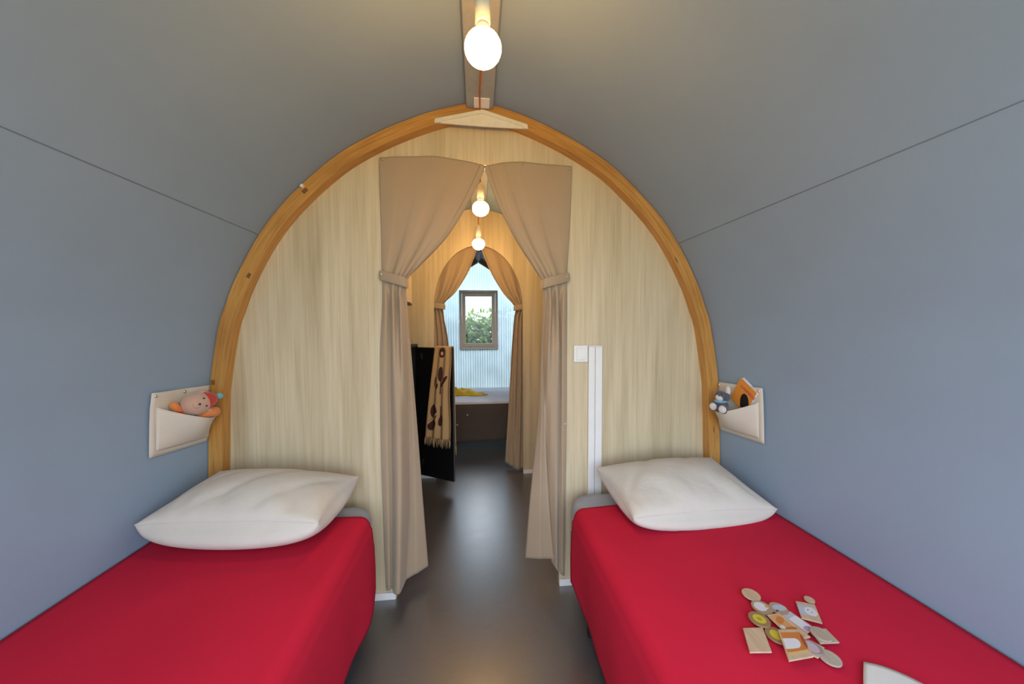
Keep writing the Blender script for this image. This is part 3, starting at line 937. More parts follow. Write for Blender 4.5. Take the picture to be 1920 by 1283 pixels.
make_pocket('cream canvas pocket with studs on the right wall, beside the pine arch', 1, (0.822, 0.803), (1.066, 1.050), (0.998, 0.915), [(-0.316, 1.050), (-0.068, 1.035)])

# ------------------------------------------------------------------ soft toys and book
M['toy_pink'] = fabric('pink_beige_plush', (0.55, 0.34, 0.25), 0.12, 700, 0.95, 30, 0.1, 0.4)
M['toy_red'] = fabric('red_plush', (0.50, 0.045, 0.03), 0.10, 700, 0.95, 30, 0.1, 0.3)
M['toy_orange'] = fabric('orange_plush', (0.72, 0.24, 0.06), 0.10, 700, 0.95, 30, 0.1, 0.3)
M['toy_blue'] = fabric('turquoise_plush', (0.16, 0.42, 0.45), 0.10, 700, 0.95, 30, 0.1, 0.3)
M['toy_grey'] = fabric('slate_plush', (0.10, 0.115, 0.15), 0.20, 500, 0.95, 60, 0.3, 0.3)
M['toy_white'] = fabric('white_plush', (0.66, 0.62, 0.60), 0.06, 700, 0.95, 30, 0.08, 0.3)
M['toy_dark'] = plain('dark_stitching', (0.02, 0.015, 0.012), 0.5, 0.1, 100)
M['toy_scarf'] = fabric('light_blue_knit', (0.22, 0.42, 0.58), 0.10, 500, 0.95, 30, 0.1, 0.3)

def aim(d, up=(0, 0, 1)):
    """rotation whose local z points along d"""
    return Vector(d).to_track_quat('Z', 'Y').to_matrix()

t = thing('soft_toy', 'pink plush doll with red hat and blue pompom in the left pocket', 'soft toy', (-1.155, -0.19, 0.93))
H = Vector((-1.150, -0.196, 1.030))
axis = Vector((0.42, 0.82, 0.18)).normalized()             # crown of the tilted head
facing = Vector((0.62, -0.70, 0.05)); facing = (facing-axis*facing.dot(axis)).normalized()
side_ = facing.cross(axis).normalized()
hd = mesh('head', *blob_vf(H, (0.045, 0.045, 0.050), rot=aim(axis)), M['toy_pink'], t, smooth=True)
mesh('muzzle', *blob_vf(H+facing*0.036-axis*0.012, (0.017, 0.017, 0.010), rot=aim(facing)), M['toy_pink'], hd, smooth=True)
for sg in (-1, 1):
    mesh('eye', *blob_vf(H+facing*0.041+axis*0.012+side_*sg*0.016, (0.0035, 0.0035, 0.0035), 10, 8), M['toy_dark'], hd, smooth=True)
    mesh('ear', *blob_vf(H+axis*0.030+side_*sg*0.040, (0.013, 0.008, 0.013), rot=aim(axis)), M['toy_pink'], t, smooth=True)
mesh('nose', *blob_vf(H+facing*0.046-axis*0.010, (0.005, 0.004, 0.004), 10, 8), M['toy_dark'], hd, smooth=True)
hat = mesh('hat', *lathe_vf([(0.036, 0.0), (0.037, 0.006), (0.034, 0.014), (0.027, 0.028), (0.018, 0.040), (0.007, 0.047), (0.001, 0.049)], H+axis*0.028, axis, 20), M['toy_red'], t, smooth=True)
mesh('pompom', *blob_vf(H+axis*0.084, (0.013, 0.013, 0.013)), M['toy_blue'], hat, smooth=True)
mesh('torso', *blob_vf((-1.180, -0.222, 1.005), (0.018, 0.040, 0.036)), M['toy_red'], t, smooth=True)
mesh('arm', *tube_vf([(-1.160, -0.185, 0.975), (-1.135, -0.155, 0.985), (-1.128, -0.125, 0.980), (-1.130, -0.110, 0.975)], [0.017, 0.020, 0.020, 0.010], 12), M['toy_orange'], t, smooth=True)
mesh('arm', *tube_vf([(-1.172, -0.225, 1.000), (-1.182, -0.250, 1.024), (-1.182, -0.262, 1.042), (-1.182, -0.266, 1.050)], [0.013, 0.015, 0.014, 0.006], 12), M['toy_orange'], t, smooth=True)

t = thing('soft_toy', 'small grey and white plush animal with blue scarf in the right pocket', 'soft toy', (1.15, -0.18, 0.91))
H = Vector((1.145, -0.150, 0.996))
facing = Vector((-0.80, -0.60, 0.05)).normalized()
up_ = Vector((0, 0, 1)); side_ = facing.cross(up_).normalized()
hd = mesh('head', *blob_vf(H, (0.026, 0.028, 0.026)), M['toy_grey'], t, smooth=True)
mesh('muzzle', *blob_vf(H+facing*0.014-up_*0.004, (0.019, 0.019, 0.014), rot=aim(facing)), M['toy_white'], hd, smooth=True)
mesh('nose', *blob_vf(H+facing*0.027+up_*0.004, (0.004, 0.003, 0.003), 10, 8), M['toy_dark'], hd, smooth=True)
for sg in (-1, 1):
    mesh('eye', *blob_vf(H+facing*0.022+up_*0.013+side_*sg*0.009, (0.0022, 0.0022, 0.0022), 10, 8), M['toy_dark'], hd, smooth=True)
e = mesh('ear', *blob_vf(H+Vector((0.016, -0.026, 0.030)), (0.009, 0.014, 0.024)), M['toy_white'], t, smooth=True)
mesh('ear', *blob_vf(H+Vector((0.012, -0.028, 0.002)), (0.010, 0.014, 0.020)), M['toy_grey'], t, smooth=True)
mesh('torso', *blob_vf(H+Vector((0.006, -0.004, -0.050)), (0.026, 0.028, 0.036)), M['toy_grey'], t, smooth=True)
mesh('scarf', *tube_vf([H+Vector((0.022*math.cos(a), 0.022*math.sin(a), -0.024)) for a in np.linspace(0, 2*PI, 17)], 0.006, 8), M['toy_scarf'], t, smooth=True)
for dy, dx in ((0.016, -0.022), (-0.046, -0.020)):
    f = mesh('foot', *blob_vf(H+Vector((dx, dy, -0.052)), (0.019, 0.022, 0.022)), M['toy_grey'], t, smooth=True)
    mesh('sole', *blob_vf(H+Vector((dx, dy, -0.052))+facing*0.008, (0.0185, 0.0185, 0.014), rot=aim(facing)), M['toy_white'], f, smooth=True)

# picture book: cover plane parallel to the wall, turned 40 degrees
M['book_orange'] = plain('orange_book_cover', (0.72, 0.27, 0.035), 0.45, 0.05, 40)
M['book_pages'] = plain('book_pages', (0.74, 0.74, 0.73), 0.7, 0.04, 300)
M['book_text'] = plain('red_print', (0.45, 0.03, 0.05), 0.5, 0.1, 40)
M['book_text_blue'] = plain('blue_print', (0.07, 0.10, 0.28), 0.5, 0.1, 40)
BX = 1.186
bA, bB = np.array((-0.223, 1.096)), np.array((-0.317, 1.041))       # (y,z) top edge
ex = (bB-bA)/np.linalg.norm(bB-bA); ey = np.array((-ex[1], ex[0]))
if ey[1] > 0: ey = -ey
W_, H_ = 0.108, 0.122
def bk(u, v, x):          # u along the top edge, v down
    p = bA+ex*u+ey*v
    return (x, p[0], p[1])
t = thing('picture_book', 'orange board book with black arched cut-out leaning in the right pocket', 'book', (BX, -0.28, 0.93))
def slab(name, u0, u1, v0, v1, x0, x1, mat, parent, bev=0.0):
    V = [bk(u, v, x) for x in (x0, x1) for v in (v0, v1) for u in (u0, u1)]
    o = mesh(name, V, [(0, 1, 3, 2), (4, 6, 7, 5), (0, 4, 5, 1), (2, 3, 7, 6), (0, 2, 6, 4), (1, 5, 7, 3)], mat, parent)
    if bev: bevel(o, bev)
    return o
fc = slab('front_cover', 0, W_, 0, H_, BX, BX+0.002, M['book_orange'], t)
slab('pages', 0.002, W_-0.002, 0.002, H_-0.002, BX+0.002, BX+0.014, M['book_pages'], t)
slab('back_cover', 0, W_, 0, H_, BX+0.014, BX+0.016, M['book_pages'], t)
ar = []
cy0, cz0 = -0.249, 0.960
for k in range(17):
    a = PI*k/16
    ar.append((cy0+0.025*math.cos(a), 0.986+0.040*math.sin(a)))
ar += [(cy0-0.025, cz0), (cy0+0.025, cz0)]
n = len(ar)
o = mesh('arched_cutout', [(BX-0.0009, y, z) for y, z in ar]+[(BX+0.0005, y, z) for y, z in ar],
     [tuple(range(n)), tuple(range(2*n-1, n-1, -1))]+[(i, (i+1) % n, n+(i+1) % n, n+i) for i in range(n)], M['black_lam'], fc)
def book_text(body, u, v, size, mat):
    cu = bpy.data.curves.new('lettering', 'FONT'); cu.body = body; cu.size = size; cu.extrude = 0.0002
    tmp = bpy.data.objects.new('tmp', cu); COL.objects.link(tmp)
    dg = bpy.context.evaluated_depsgraph_get()
    me = bpy.data.meshes.new_from_object(tmp.evaluated_get(dg))
    bpy.data.objects.remove(tmp, do_unlink=True)
    V = [bk(u+p.co.x, v-p.co.y, BX-0.0006-p.co.z) for p in me.vertices]
    F = [tuple(p.vertices) for p in me.polygons]
    return mesh('lettering', V, F, mat, fc)
book_text('CANNELLE', 0.022, 0.036, 0.0195, M['book_text'])

# ------------------------------------------------------------------ wooden picture tokens on the right bed
WOOD = (0.52, 0.38, 0.25)
OR_, WH, YE, BL, BRN = (0.50, 0.17, 0.03), (0.62, 0.61, 0.66), (0.55, 0.46, 0.03), (0.40, 0.44, 0.55), (0.10, 0.05, 0.03)
ZB = 0.5405
def disc_token(label, x, y, r, prints, z=ZB, cat='token', base=WOOD, tilt=(0, 0)):
    t = thing('wooden_token', label, cat, (x, y, z), 'wooden picture tokens on the right bed')
    n, h = 28, 0.004
    V, UV = [], []
    for zz, rr in ((0, r*0.985), (0.0006, r), (h-0.0006, r), (h, r*0.985)):
        for k in range(n):
            a = 2*PI*k/n
            dx, dy = rr*math.cos(a), rr*math.sin(a)
            V.append((x+dx, y+dy, z+zz+dx*tilt[0]+dy*tilt[1])); UV.append((0.5+0.5*dx/r, 0.5+0.5*dy/r))
    F = [tuple(range(n))[::-1]]
    for i in range(3):
        F += [(i*n+k, i*n+(k+1) % n, (i+1)*n+(k+1) % n, (i+1)*n+k) for k in range(n)]
    F.append(tuple(3*n+k for k in range(n)))
    mesh('disc', V, F, printed('token_print', base, prints), t, uv=UV)
    return t
def card_token(label, P, prints, z=ZB, base=WOOD, tilt=(0, 0)):
    P = [np.array(p) for p in P]
    c = sum(P)/4
    t = thing('wooden_token', label, 'token', (c[0], c[1], z), 'wooden picture tokens on the right bed')
    h = 0.004
    uvc = [(0, 1), (1, 1), (1, 0), (0, 0)]
    V = [(p[0], p[1], z+zz+(p[0]-c[0])*tilt[0]+(p[1]-c[1])*tilt[1]) for zz in (0, h) for p in P]
    F = [(0, 1, 2, 3), (7, 6, 5, 4)]+[(i, (i+1) % 4, 4+(i+1) % 4, 4+i) for i in range(4)]
    o = mesh('card', V, F, printed('token_print', base, prints), t, uv=uvc*2)
    bevel(o, 0.0012, 2)
    return t
Z1, Z2 = ZB+0.0045, ZB+0.009
disc_token('plain round wooden token, topmost on the left of the heap', 0.776, -0.787, 0.0235, [])
disc_token('round wooden token with white bird-like picture, left of its twin', 0.769, -0.834, 0.0255, [('e', (0.36, 0.27, 0.17), .5, .5, .9, .9, 0), ('e', WH, .45, .55, .34, .30, .5), ('e', WH, .68, .48, .16, .13, 0), ('e', (0.45, 0.36, 0.10), .78, .5, .10, .08, 0)])
disc_token('round wooden token with bluish-white picture, next to the long white card', 0.812, -0.843, 0.0225, [('e', (0.36, 0.27, 0.17), .5, .5, .9, .9, 0), ('e', BL, .58, .55, .42, .24, 0), ('e', BRN, .25, .35, .12, .06, .4)], z=ZB+0.0002)
disc_token('smallest plain round wooden token, above the white picture card', 0.928, -0.822, 0.0125, [])
card_token('square wooden card with a small white animal face, apart on the right', [(0.883, -0.823), (0.926, -0.840), (0.886, -0.899), (0.846, -0.878)],
           [('r', BL, .42, .52, .42, .26, 0), ('e', WH, .62, .50, .32, .24, 0), ('e', BRN, .50, .56, .035, .04, 0), ('e', BRN, .66, .46, .03, .03, 0)])
disc_token('round wooden token with yellow centre, left above the blank square card', 0.726, -0.874, 0.0250, [('e', (0.28, 0.17, 0.08), .5, .5, .86, .86, 0), ('e', YE, .5, .5, .30, .30, 0), ('e', (0.36, 0.30, 0.02), .5, .5, .12, .12, 0)], z=Z1)
card_token('blank square wooden card at the lower left of the heap', [(0.665, -0.890), (0.718, -0.894), (0.684, -0.960), (0.630, -0.955)], [])
card_token('long wooden card with two orange spots, in the middle of the heap', [(0.757, -0.864), (0.795, -0.861), (0.811, -0.937), (0.760, -0.945)],
           [('r', (0.55, 0.30, 0.12), .42, .5, .40, .44, 0), ('e', OR_, .50, .74, .34, .12, .2), ('e', OR_, .52, .36, .36, .11, 0), ('e', WH, .2, .5, .16, .07, 0)], z=ZB+0.0048)
card_token('long wooden card with pale white and mauve picture', [(0.800, -0.865), (0.835, -0.854), (0.852, -0.910), (0.816, -0.922)],
           [('r', WH, .5, .52, .40, .44, 0), ('r', BL, .5, .85, .40, .10, 0), ('e', (0.36, 0.26, 0.42), .45, .12, .30, .12, 0)], z=ZB+0.0001)
disc_token('round wooden token with yellow centre, tucked under the orange card', 0.735, -0.919, 0.0250, [('e', (0.28, 0.17, 0.08), .5, .5, .86, .86, 0), ('e', YE, .5, .5, .30, .30, 0)], z=ZB+0.0002)
card_token('wooden card with bold orange curve round a white patch, nearest in the heap', [(0.743, -0.913), (0.799, -0.918), (0.764, -0.989), (0.696, -0.993)],
           [('r', OR_, .50, .53, .44, .36, 0), ('e', (0.30, 0.06, 0.02), .92, .55, .07, .26, 0), ('r', WH, .33, .52, .26, .17, 0), ('e', WH, .58, .52, .17, .17, 0), ('r', (0.58, 0.40, 0.18), .5, .20, .42, .05, 0)], z=ZB+0.0092)
card_token('plain wooden card under a disc at the right of the heap', [(0.834, -0.913), (0.879, -0.914), (0.873, -0.954), (0.822, -0.951)], [], base=(0.42, 0.34, 0.26))
disc_token('plain round wooden token lying on the right-hand card', 0.846, -0.931, 0.0215, [], z=Z1, base=(0.40, 0.33, 0.26))
card_token('narrow plain wooden card half hidden between two discs', [(0.812, -0.947), (0.822, -0.963), (0.781, -0.985), (0.765, -0.969)], [], z=ZB+0.0001)
disc_token('round wooden token with greyish-pink picture beside the orange card', 0.789, -0.962, 0.0205, [('e', (0.28, 0.22, 0.20), .5, .5, .85, .85, 0), ('e', (0.46, 0.36, 0.42), .45, .5, .35, .4, 0)], z=Z1)
disc_token('plain grey-brown round token, nearest and lowest on the right', 0.809, -0.987, 0.0220, [], z=ZB+0.0002, base=(0.42, 0.36, 0.29))

# white sheet of paper near the camera on the right bed
M['paper'] = plain('white_paper', (0.66, 0.65, 0.62), 0.8, 0.03, 120)
nu, nv = 14, 14
edge = cr(np.array([(0.879, -1.003), (0.907, -1.014), (0.931, -1.033), (0.950, -1.058), (0.970, -1.10), (0.985, -1.16)]), nv)
left = cr(np.array([(0.879, -1.003), (0.830, -1.042), (0.78, -1.085), (0.74, -1.14)]), nu)
G = np.zeros((nu, nv, 3))
for i in range(nu):
    for j in range(nv):
        p = edge[j]+left[i]-edge[0]
        G[i, j] = (p[0], p[1], 0.5412+0.004*(1-math.cos(j/(nv-1)*2.0))*0.5)
V, F, UV = grid_vf(G)
o = mesh('paper_sheet', V, F, M['paper'], None, smooth=True, origin=(0.86, -1.08, 0.541))
solidify(o, 0.0012, 1.0)
tag(o, 'corner of a white paper sheet lying on the right red cover', 'paper')

# ------------------------------------------------------------------ middle room: kitchen units and scarf
t = thing('kitchen_cabinet', 'black cupboard with its door standing open behind the left curtain', 'cabinet', (-0.86, 1.0, 0.0))
box('plinth', -1.14, -0.56, 0.62, 1.30, 0.0, 0.08, M['black_metal'], t)
v = join_vf([box_vf(-1.16, -0.53, 0.60, 0.618, 0.08, 1.19), box_vf(-1.16, -0.53, 1.322, 1.34, 0.08, 1.19), box_vf(-1.16, -0.53, 0.618, 1.322, 0.08, 0.098),
             box_vf(-1.16, -0.53, 0.618, 1.322, 1.172, 1.19), box_vf(-1.16, -1.145, 0.618, 1.322, 0.098, 1.172), box_vf(-1.145, -0.55, 0.618, 1.322, 0.60, 0.616)])
mesh('body', *v, M['black_lam'], t)
hx, hy = -0.528, 1.272                        # hinge line
nx, ny = -0.214, 1.085                        # free edge
d = np.array((nx-hx, ny-hy)); L_ = np.linalg.norm(d); d /= L_; nn = np.array((-d[1], d[0]))
def dpt(u, w, z): p = np.array((hx, hy))+d*u+nn*w; return (p[0], p[1], z)
def dslab(name, u0, u1, w0, w1, z0, z1, mat, parent):
    V = [dpt(u, w, z) for z in (z0, z1) for w in (w0, w1) for u in (u0, u1)]
    return mesh(name, V, [(0, 2, 3, 1), (4, 5, 7, 6), (0, 1, 5, 4), (2, 6, 7, 3), (0, 4, 6, 2), (1, 3, 7, 5)], mat, parent)
dr = dslab('door', 0, L_, -0.009, 0.009, 0.085, 1.166, M['black_lam'], t)
dslab('edge_band', L_, L_+0.0012, -0.009, 0.009, 0.085, 1.166, M['black_edge'], dr)
for z in (0.20, 1.09):
    dslab('hinge', 0.035, 0.060, -0.013, -0.009, z-0.025, z+0.025, M['chrome'], dr)
t = thing('wall_cupboard', 'pale oak wall cupboard glimpsed behind the left curtain', 'cabinet', (-0.78, 0.5, 1.5))
box('body', -1.02, -0.515, 0.06, 0.93, 1.505, 1.78, M['oak'], t, bev=0.002)
box('door', -0.5145, -0.497, 0.07, 0.49, 1.51, 1.775, M['oak'], t, bev=0.002)
box('door', -0.5145, -0.497, 0.50, 0.92, 1.51, 1.775, M['oak'], t, bev=0.002)
box('dark_strip', -1.02, -0.50, 0.06, 0.93, 1.493, 1.504, M['black_lam'], t)  # thin dark strip along the cupboard underside
o = box('splashback', -1.10, -0.56, 0.90, 0.915, 1.192, 1.492, M['black_lam'])
tag(o, 'black splashback panel under the oak wall cupboard', 'panel')

# scarf over the door
LF = (0.055, 0.014, 0.012)
M['scarf'] = printed('leaf_print_scarf', (0.50, 0.32, 0.15), [
    ('e', LF, .47, .945, .16, .055, 0), ('e', (0.50, 0.32, 0.15), .47, .935, .06, .020, 0),
    ('e', LF, .46, .71, .10, .080, -.25), ('r', LF, .49, .61, .022, .12, 0), ('e', LF, .64, .63, .17, .032, .35),
    ('e', LF, .34, .575, .06, .03, .3), ('e', LF, .20, .62, .035, .06, 0),
    ('e', LF, .27, .290, .15, .085, -.1), ('e', LF, .24, .150, .16, .070, .1), ('r', (0.50, 0.32, 0.15), .26, .222, .20, .012, .35),
    ('e', LF, .56, .20, .10, .06, .3), ('r', LF, .53, .29, .022, .07, 0)], 0.9, (200, 200, 200))
M['fringe'] = fabric('scarf_fringe', (0.52, 0.36, 0.19), 0.15, 500, 0.95, 30, 0.2, 0.2)
t = thing('scarf', 'fringed tan scarf with brown leaf print hung over the black cupboard door', 'scarf', (-0.30, 1.12, 0.40))
nu, nv = 60, 40
G = np.zeros((nu, nv, 3))
for i in range(nu):
    a = i/(nu-1)                                # 0 bottom .. 1 top of front fall
    zz = 0.430+(1.170-0.430)*a
    for j in range(nv):
        b = j/(nv-1)
        ul = L_-0.165-0.095*(1-a)
        ur = L_-0.004+0.006*math.sin(9*a)
        u = ul+(ur-ul)*b
        w = 0.016+0.010*(1-a)+(0.004+0.010*(1-a))*(1+math.sin(2*PI*3.1*b+0.8*math.sin(3*a)))
        G[i, j] = dpt(u, -w, zz)
V, F, UV = grid_vf(G)
UV = [(u_, v_) for u_, v_ in UV]
solidify(mesh('front_fall', V, F, M['scarf'], t, smooth=True, uv=UV), 0.002)
G2 = np.zeros((30, nv, 3))
for i in range(30):
    a = i/29
    for j in range(nv):
        b = j/(nv-1)
        ul = L_-0.165; ur = L_-0.004; u = ul+(ur-ul)*b
        if a < 0.3:
            th = PI*a/0.3
            w = -0.020*math.cos(th); zz = 1.170+0.010*math.sin(th)
        else:
            zz = 1.170-(a-0.3)/0.7*0.80; w = 0.020+0.008*(a-0.3)*(1+math.sin(2*PI*2.6*b))
            u = u+0.010*(a-0.3)*b
        G2[i, j] = dpt(u, w, zz)
V, F, UV = grid_vf(G2)
solidify(mesh('back_fall', V, F, M['fringe'], t, smooth=True), 0.002)
VF = []
for j in range(34):
    b = j/33
    k = b*(nv-1); k0 = int(min(k, nv-2)); fr_ = k-k0
    p = G[0, k0]*(1-fr_)+G[0, k0+1]*fr_
    q = p+np.array((random.uniform(-.006, .006), random.uniform(-.004, .004), -0.055-random.uniform(0, .02)))
    m_ = (p+q)/2+np.array((random.uniform(-.004, .004), 0, 0))
    VF.append(tube_vf([tuple(p), tuple(m_), tuple(q)], [0.0028, 0.0026, 0.0016], 5))
o = mesh('fringe', *join_vf(VF), M['fringe'], t, smooth=True); tag(o, kind='stuff')
VF = []
for j in range(12):
    p = G2[-1, nv-1-j*3]
    q = p+np.array((random.uniform(-.005, .005), random.uniform(-.004, .004), -0.07-random.uniform(0, .02)))
    VF.append(tube_vf([tuple(p), tuple(q)], [0.0026, 0.0016], 5))
o = mesh('fringe', *join_vf(VF), M['fringe'], t, smooth=True); tag(o, kind='stuff')

# ------------------------------------------------------------------ far bedroom
YE_ = 3.09
FAR = cr_len([(1.21, 0.0), (1.19, 0.6), (1.10, 1.05), (0.94, 1.42), (0.74, 1.73), (0.50, 1.955), (0.25, 2.13), (0.10, 2.225), (0.0, 2.285)], 61)
Y0_ = YP2+0.031
V, F = [], []
A, B = PROF, FAR
for (P, y) in ((A, Y0_), (B, YE_+0.03)):
    full = np.vstack([P, (P*[-1, 1])[::-1][1:]])
    V += [(x, y, z) for x, z in full]
n = len(V)//2
F = [(i, i+1, n+i+1, n+i) for i in range(n-1)]
o = mesh('ceiling_far_room', V, F, M['membrane'], smooth=True)
solidify(o, 0.012, 1.0 if False else 0.0)
m = o.modifiers.new('es', 'EDGE_SPLIT'); m.split_angle = math.radians(35)
tag(o, 'lining vault over the far bedroom', 'ceiling', kind='structure')
arch('timber_arch', 'dark pointed timber arch against the translucent far wall', YE_-0.055, YE_-0.006, 0.062, M['brown_wood'], profile=FAR, d0=0.008)
t = thing('ridge_rail', 'dark ridge beam end in the far bedroom above the window', 'rail', (0, 2.4, 2.2))
Vv = []
for y, z in ((Y0_+0.05, 2.330), (YE_-0.06, 2.225)):
    Vv += [(-0.028, y, z), (0.028, y, z), (0.028, y, z+0.03), (-0.028, y, z+0.03)]
mesh('beam', Vv, [(0, 1, 2, 3), (7, 6, 5, 4), (0, 4, 5, 1), (1, 5, 6, 2), (2, 6, 7, 3), (3, 7, 4, 0)], M['brown_wood'], t)

# translucent ribbed end wall with window hole
WX0, WX1, WZ0, WZ1 = -0.235, 0.235, 1.055, 1.803
xs = sorted(set([round(x, 4) for x in np.arange(-1.18, 1.1801, 0.01)]+[WX0, WX1]))
def far_top(x): return float(np.interp(-abs(x), -FAR[:, 0][np.argsort(-FAR[:, 0])], FAR[:, 1][np.argsort(-FAR[:, 0])]))-0.012
V, F = [], []
def strip(xa, xb, ya, yb, spans):
    for za, zb in spans:
        k = len(V)
        V.extend([(xa, ya, za[0]), (xb, yb, za[1]), (xb, yb, zb[1]), (xa, ya, zb[0])])
        F.append((k, k+1, k+2, k+3))
for i in range(len(xs)-1):
    xa, xb = xs[i], xs[i+1]
    ya, yb = YE_+(0.002 if i % 2 else 0), YE_+(0 if i % 2 else 0.002)
    ta, tb = far_top(xa), far_top(xb)
    if xa >= WX0 and xb <= WX1:
        strip(xa, xb, ya, yb, [((0.0, 0.0), (WZ0, WZ0)), ((WZ1, WZ1), (ta, tb))])
    else:
        strip(xa, xb, ya, yb, [((0.0, 0.0), (ta, tb))])
o = mesh('wall_far', V, F, M['poly'])
tag(o, 'translucent ribbed polycarbonate end wall of the far bedroom', 'wall', kind='structure')

def frame_vf(x0, x1, z0, z1, w, y0, y1):
    return join_vf([box_vf(x0, x1, y0, y1, z1-w, z1), box_vf(x0, x1, y0, y1, z0, z0+w),
                    box_vf(x0, x0+w, y0, y1, z0+w, z1-w), box_vf(x1-w, x1, y0, y1, z0+w, z1-w)])
t = thing('window_1', 'taupe framed window in the translucent far wall', 'window', (0, YE_, 1.03), kind='structure')
o = mesh('outer_frame', *frame_vf(-0.263, 0.261, 1.027, 1.831, 0.034, YE_-0.040, YE_+0.02), M['winframe'], t); bevel(o, 0.003)
o = mesh('sash', *frame_vf(-0.226, 0.224, 1.062, 1.796, 0.038, YE_-0.028, YE_+0.012), M['winframe'], t); bevel(o, 0.004)
sash = o
mesh('bead', *frame_vf(-0.188, 0.187, 1.100, 1.758, 0.010, YE_-0.024, YE_-0.004), M['white_plastic'], sash)
box('pane', -0.186, 0.186, YE_-0.010, YE_-0.006, 1.102, 1.756, M['glass'], sash)
o = box('blind_box', -0.222, 0.220, YE_-0.050, YE_-0.029, 1.752, 1.782, M['winframe'], t, bev=0.003)

# double bed
t = thing('double_bed', 'double bed with white sheet and dark taupe skirt under the far window', 'bed', (0, 2.55, 0))
box('mattress', -0.98, 0.98, 2.085, 3.03, 0.34, 0.508, M['farsheet'], t, bev=0.025, seg=4)
box('bed_base', -0.96, 0.96, 2.11, 3.02, 0.14, 0.335, M['black_metal'], t)
for x in (-0.9, 0.9):
    for y in (2.2, 2.95):
        mesh('leg', *lathe_vf([(0.02, 0), (0.024, 0.14)], (x, y, 0), n=12), M['black_metal'], t)
nu, nv = 10, 80
G = np.zeros((nu, nv, 3))
for i in range(nu):
    a = i/(nu-1)
    for j in range(nv):
        x = -0.985+1.97*j/(nv-1)
        hz = 0.055+0.05*(x+0.3)
        z = hz+(0.490-hz)*a
        G[i, j] = (x, 2.074-0.012*(1-a)*math.sin(7*x)-0.004*(1-a), z)
V, F, UV = grid_vf(G)
o = mesh('skirt', V, F, M['taupe'], t, smooth=True); solidify(o, 0.004)
M['dot'] = plain('pale_button', (0.45, 0.40, 0.33), 0.5, 0.1, 50)
for x, z in ((-0.135, 0.375), (-0.245, 0.27)):
    mesh('button', *lathe_vf([(0.009, 0), (0.008, 0.003), (0.002, 0.004)], (x, 2.066, z), (0, -1, 0), 12), M['dot'], o)

# crumpled ochre throw
t = thing('throw_blanket', 'crumpled ochre yellow throw lying on the far double bed', 'blanket', (-0.2, 2.5, 0.51))
rnd = np.random.RandomState(11)
nu, nv = 46, 64
G = np.zeros((nu, nv, 3))
for i in range(nu):
    for j in range(nv):
        a, b = i/(nu-1), j/(nv-1)
        x = -0.46+0.50*b; y = 2.46+0.26*a-0.13*b*b
        w = (1-b)**0.7
        hgt = (0.075*w+0.022)*math.sin(PI*a)**0.6*(0.75+0.25*math.sin(17*b+5*a)+0.22*math.sin(11*a+9*b)*w)
        hgt += 0.035*math.exp(-((b-0.45)/0.05)**2-((a-0.75)/0.2)**2)
        y2 = 2.58-0.13*b*b+(y-2.58+0.13*b*b)*(0.25+0.75*w)+0.015*math.sin(14*b)
        G[i, j] = (x+0.015*math.sin(9*a+3*b), y2, 0.511+max(0.0, hgt)*1.1)
V, F, UV = grid_vf(G)
solidify(mesh('blanket', V, F, M['ochre'], t, smooth=True), 0.004)
VF = []
for j in range(10):
    p = Vector((0.035+random.uniform(0, .02), 2.43+j*0.008, 0.517)); q = p+Vector((0.03+random.uniform(0, .02), random.uniform(-.03, .03), -0.002))
    VF.append(tube_vf([p, q], 0.003, 5))
tag(mesh('fringe', *join_vf(VF), M['ochre'], t, smooth=True), kind='stuff')

# ------------------------------------------------------------------ outside
o = mesh('ground', [(-30, -30, -0.30), (30, -30, -0.30), (30, 40, -0.30), (-30, 40, -0.30)], [(0, 1, 2, 3)], M['grass'])
tag(o, 'lawn around the tent', 'ground', kind='structure')
t = thing('deck', 'wooden deck outside the open tent front', 'deck', (0, -3.4, -0.05), kind='structure')
for k in range(18):
    box('plank', -1.8, 1.8, -2.06-0.15*(k+1)+0.005, -2.06-0.15*k, -0.09, -0.055, M['deck'], t)

# laurel hedge
M['leaf'] = plain('laurel_leaf', (0.055, 0.125, 0.022), 0.32, 0.55, 7)
nt = M['leaf'].node_tree; bs = nt.nodes['Principled BSDF']
tr_ = N(nt, 'ShaderNodeBsdfTranslucent'); tr_.inputs[0].default_value = (0.16, 0.27, 0.04, 1)
mx = N(nt, 'ShaderNodeMixShader'); mx.inputs[0].default_value = 0.35
nt.links.new(bs.outputs[0], mx.inputs[1]); nt.links.new(tr_.outputs[0], mx.inputs[2]); nt.links.new(mx.outputs[0], nt.nodes['Material Output'].inputs[0])
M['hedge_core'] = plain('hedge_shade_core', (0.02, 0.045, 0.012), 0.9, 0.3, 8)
M['twig'] = plain('twig', (0.10, 0.06, 0.03), 0.9, 0.2, 30)
t = thing('hedge', 'glossy green laurel hedge outside the far window', 'hedge', (0, 4.9, -0.3))
rnd = random.Random(5)
V, F = [], []
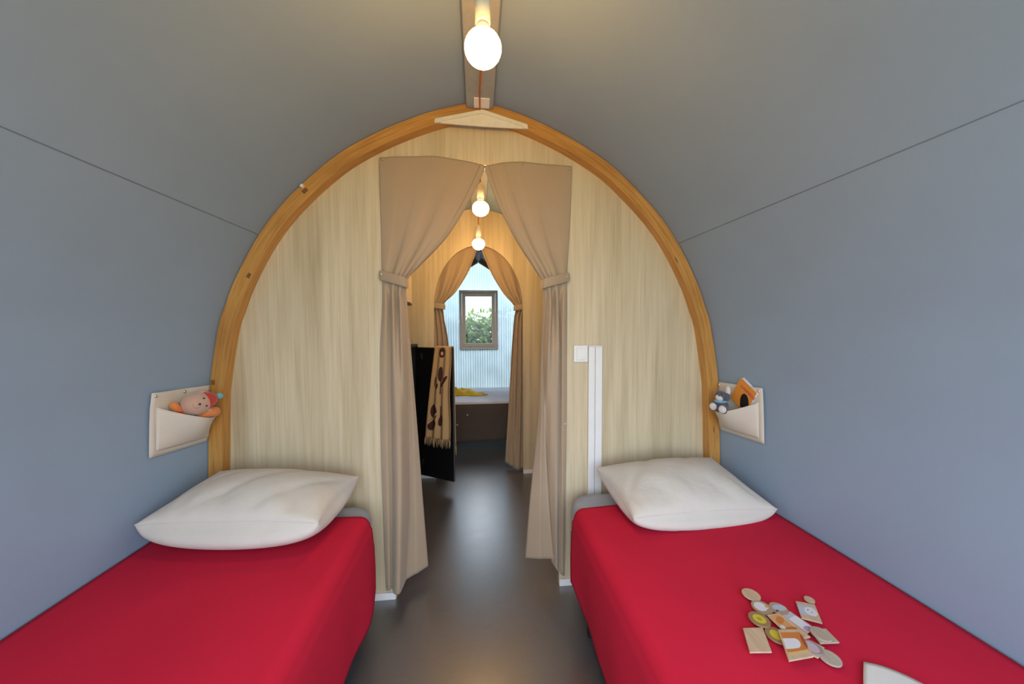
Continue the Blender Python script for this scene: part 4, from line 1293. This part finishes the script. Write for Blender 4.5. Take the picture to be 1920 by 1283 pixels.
for k in range(7000):
    x = rnd.uniform(-2.6, 2.6); z = rnd.uniform(-0.2, 1.62)+0.06*math.sin(3*x)
    y = 4.55+abs(rnd.gauss(0, 0.12))+0.10*max(0, z-1.2)
    if z > 1.52: y += rnd.uniform(0, 0.5)
    L = rnd.uniform(0.075, 0.125); w = L*rnd.uniform(0.19, 0.25)
    dr_ = Vector((rnd.gauss(0, .7), -0.55+rnd.gauss(0, .45), rnd.gauss(0.05, .65))).normalized()
    nm = Vector((rnd.gauss(0, .35), -0.6, 0.75+rnd.gauss(0, .25))).normalized()
    sd = dr_.cross(nm)
    if sd.length < 0.1: continue
    sd.normalize(); nm = sd.cross(dr_)
    p = Vector((x, y, z)); b0 = len(V)
    for u, ww, dz in ((0, 0.12, 0), (0.35, 1.0, 0.06), (0.7, 0.8, 0.04), (1.0, 0.05, -0.06)):
        c = p+dr_*(L*u)+nm*(dz*L)
        V += [c-sd*w*ww+nm*0.12*w*ww, c+sd*w*ww+nm*0.12*w*ww]
    F += [(b0+2*q, b0+2*q+1, b0+2*q+3, b0+2*q+2) for q in range(3)]
me_o = mesh('foliage', V, F, M['leaf'], t); tag(me_o, kind='stuff')
VF = []
for k in range(26):
    x = -2.5+0.2*k
    VF.append(tube_vf([(x, 4.95, -0.3), (x+rnd.uniform(-.1, .1), 4.9, 0.6), (x+rnd.uniform(-.2, .2), 4.85, 1.45)], [0.02, 0.014, 0.005], 6))
mesh('stems', *join_vf(VF), M['twig'], t, smooth=True)
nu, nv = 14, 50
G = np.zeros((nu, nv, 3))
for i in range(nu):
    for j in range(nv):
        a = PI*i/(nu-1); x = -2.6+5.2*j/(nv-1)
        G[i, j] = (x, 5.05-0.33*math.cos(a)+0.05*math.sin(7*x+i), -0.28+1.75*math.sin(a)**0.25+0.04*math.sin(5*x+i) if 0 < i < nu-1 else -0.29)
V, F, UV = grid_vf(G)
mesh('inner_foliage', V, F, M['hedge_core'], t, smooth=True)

# neighbouring house
t = thing('house', 'white rendered house beyond the laurel hedge', 'house', (0.6, 11.0, -0.3))
poly = [(-1.2, -0.3), (4.6, -0.3), (4.6, 2.6), (1.7, 4.6), (-1.2, 2.6)]
mesh('wall', *prism_vf(poly, 10.0, 15.0), M['render'], t)
def roof_slab(xa, za, xb, zb):
    dx, dz = xb-xa, zb-za; l = math.hypot(dx, dz); nx_, nz_ = -dz/l*0.14, dx/l*0.14
    if nz_ < 0: nx_, nz_ = -nx_, -nz_
    return prism_vf([(xa, za), (xb, zb), (xb+nx_, zb+nz_), (xa+nx_, za+nz_)], 9.6, 15.3)
mesh('roof', *roof_slab(-1.75, 2.24, 1.7, 4.62), M['tile'], t)
mesh('roof', *roof_slab(1.7, 4.62, 5.15, 2.24), M['tile'], t)
for x in (2.2,):
    w_ = mesh('window', *frame_vf(x-0.4, x+0.4, 0.9, 2.1, 0.06, 9.95, 10.02), M['white_plastic'], t)
    box('pane', x-0.34, x+0.34, 9.985, 9.995, 0.96, 2.04, M['houseglass'], w_)
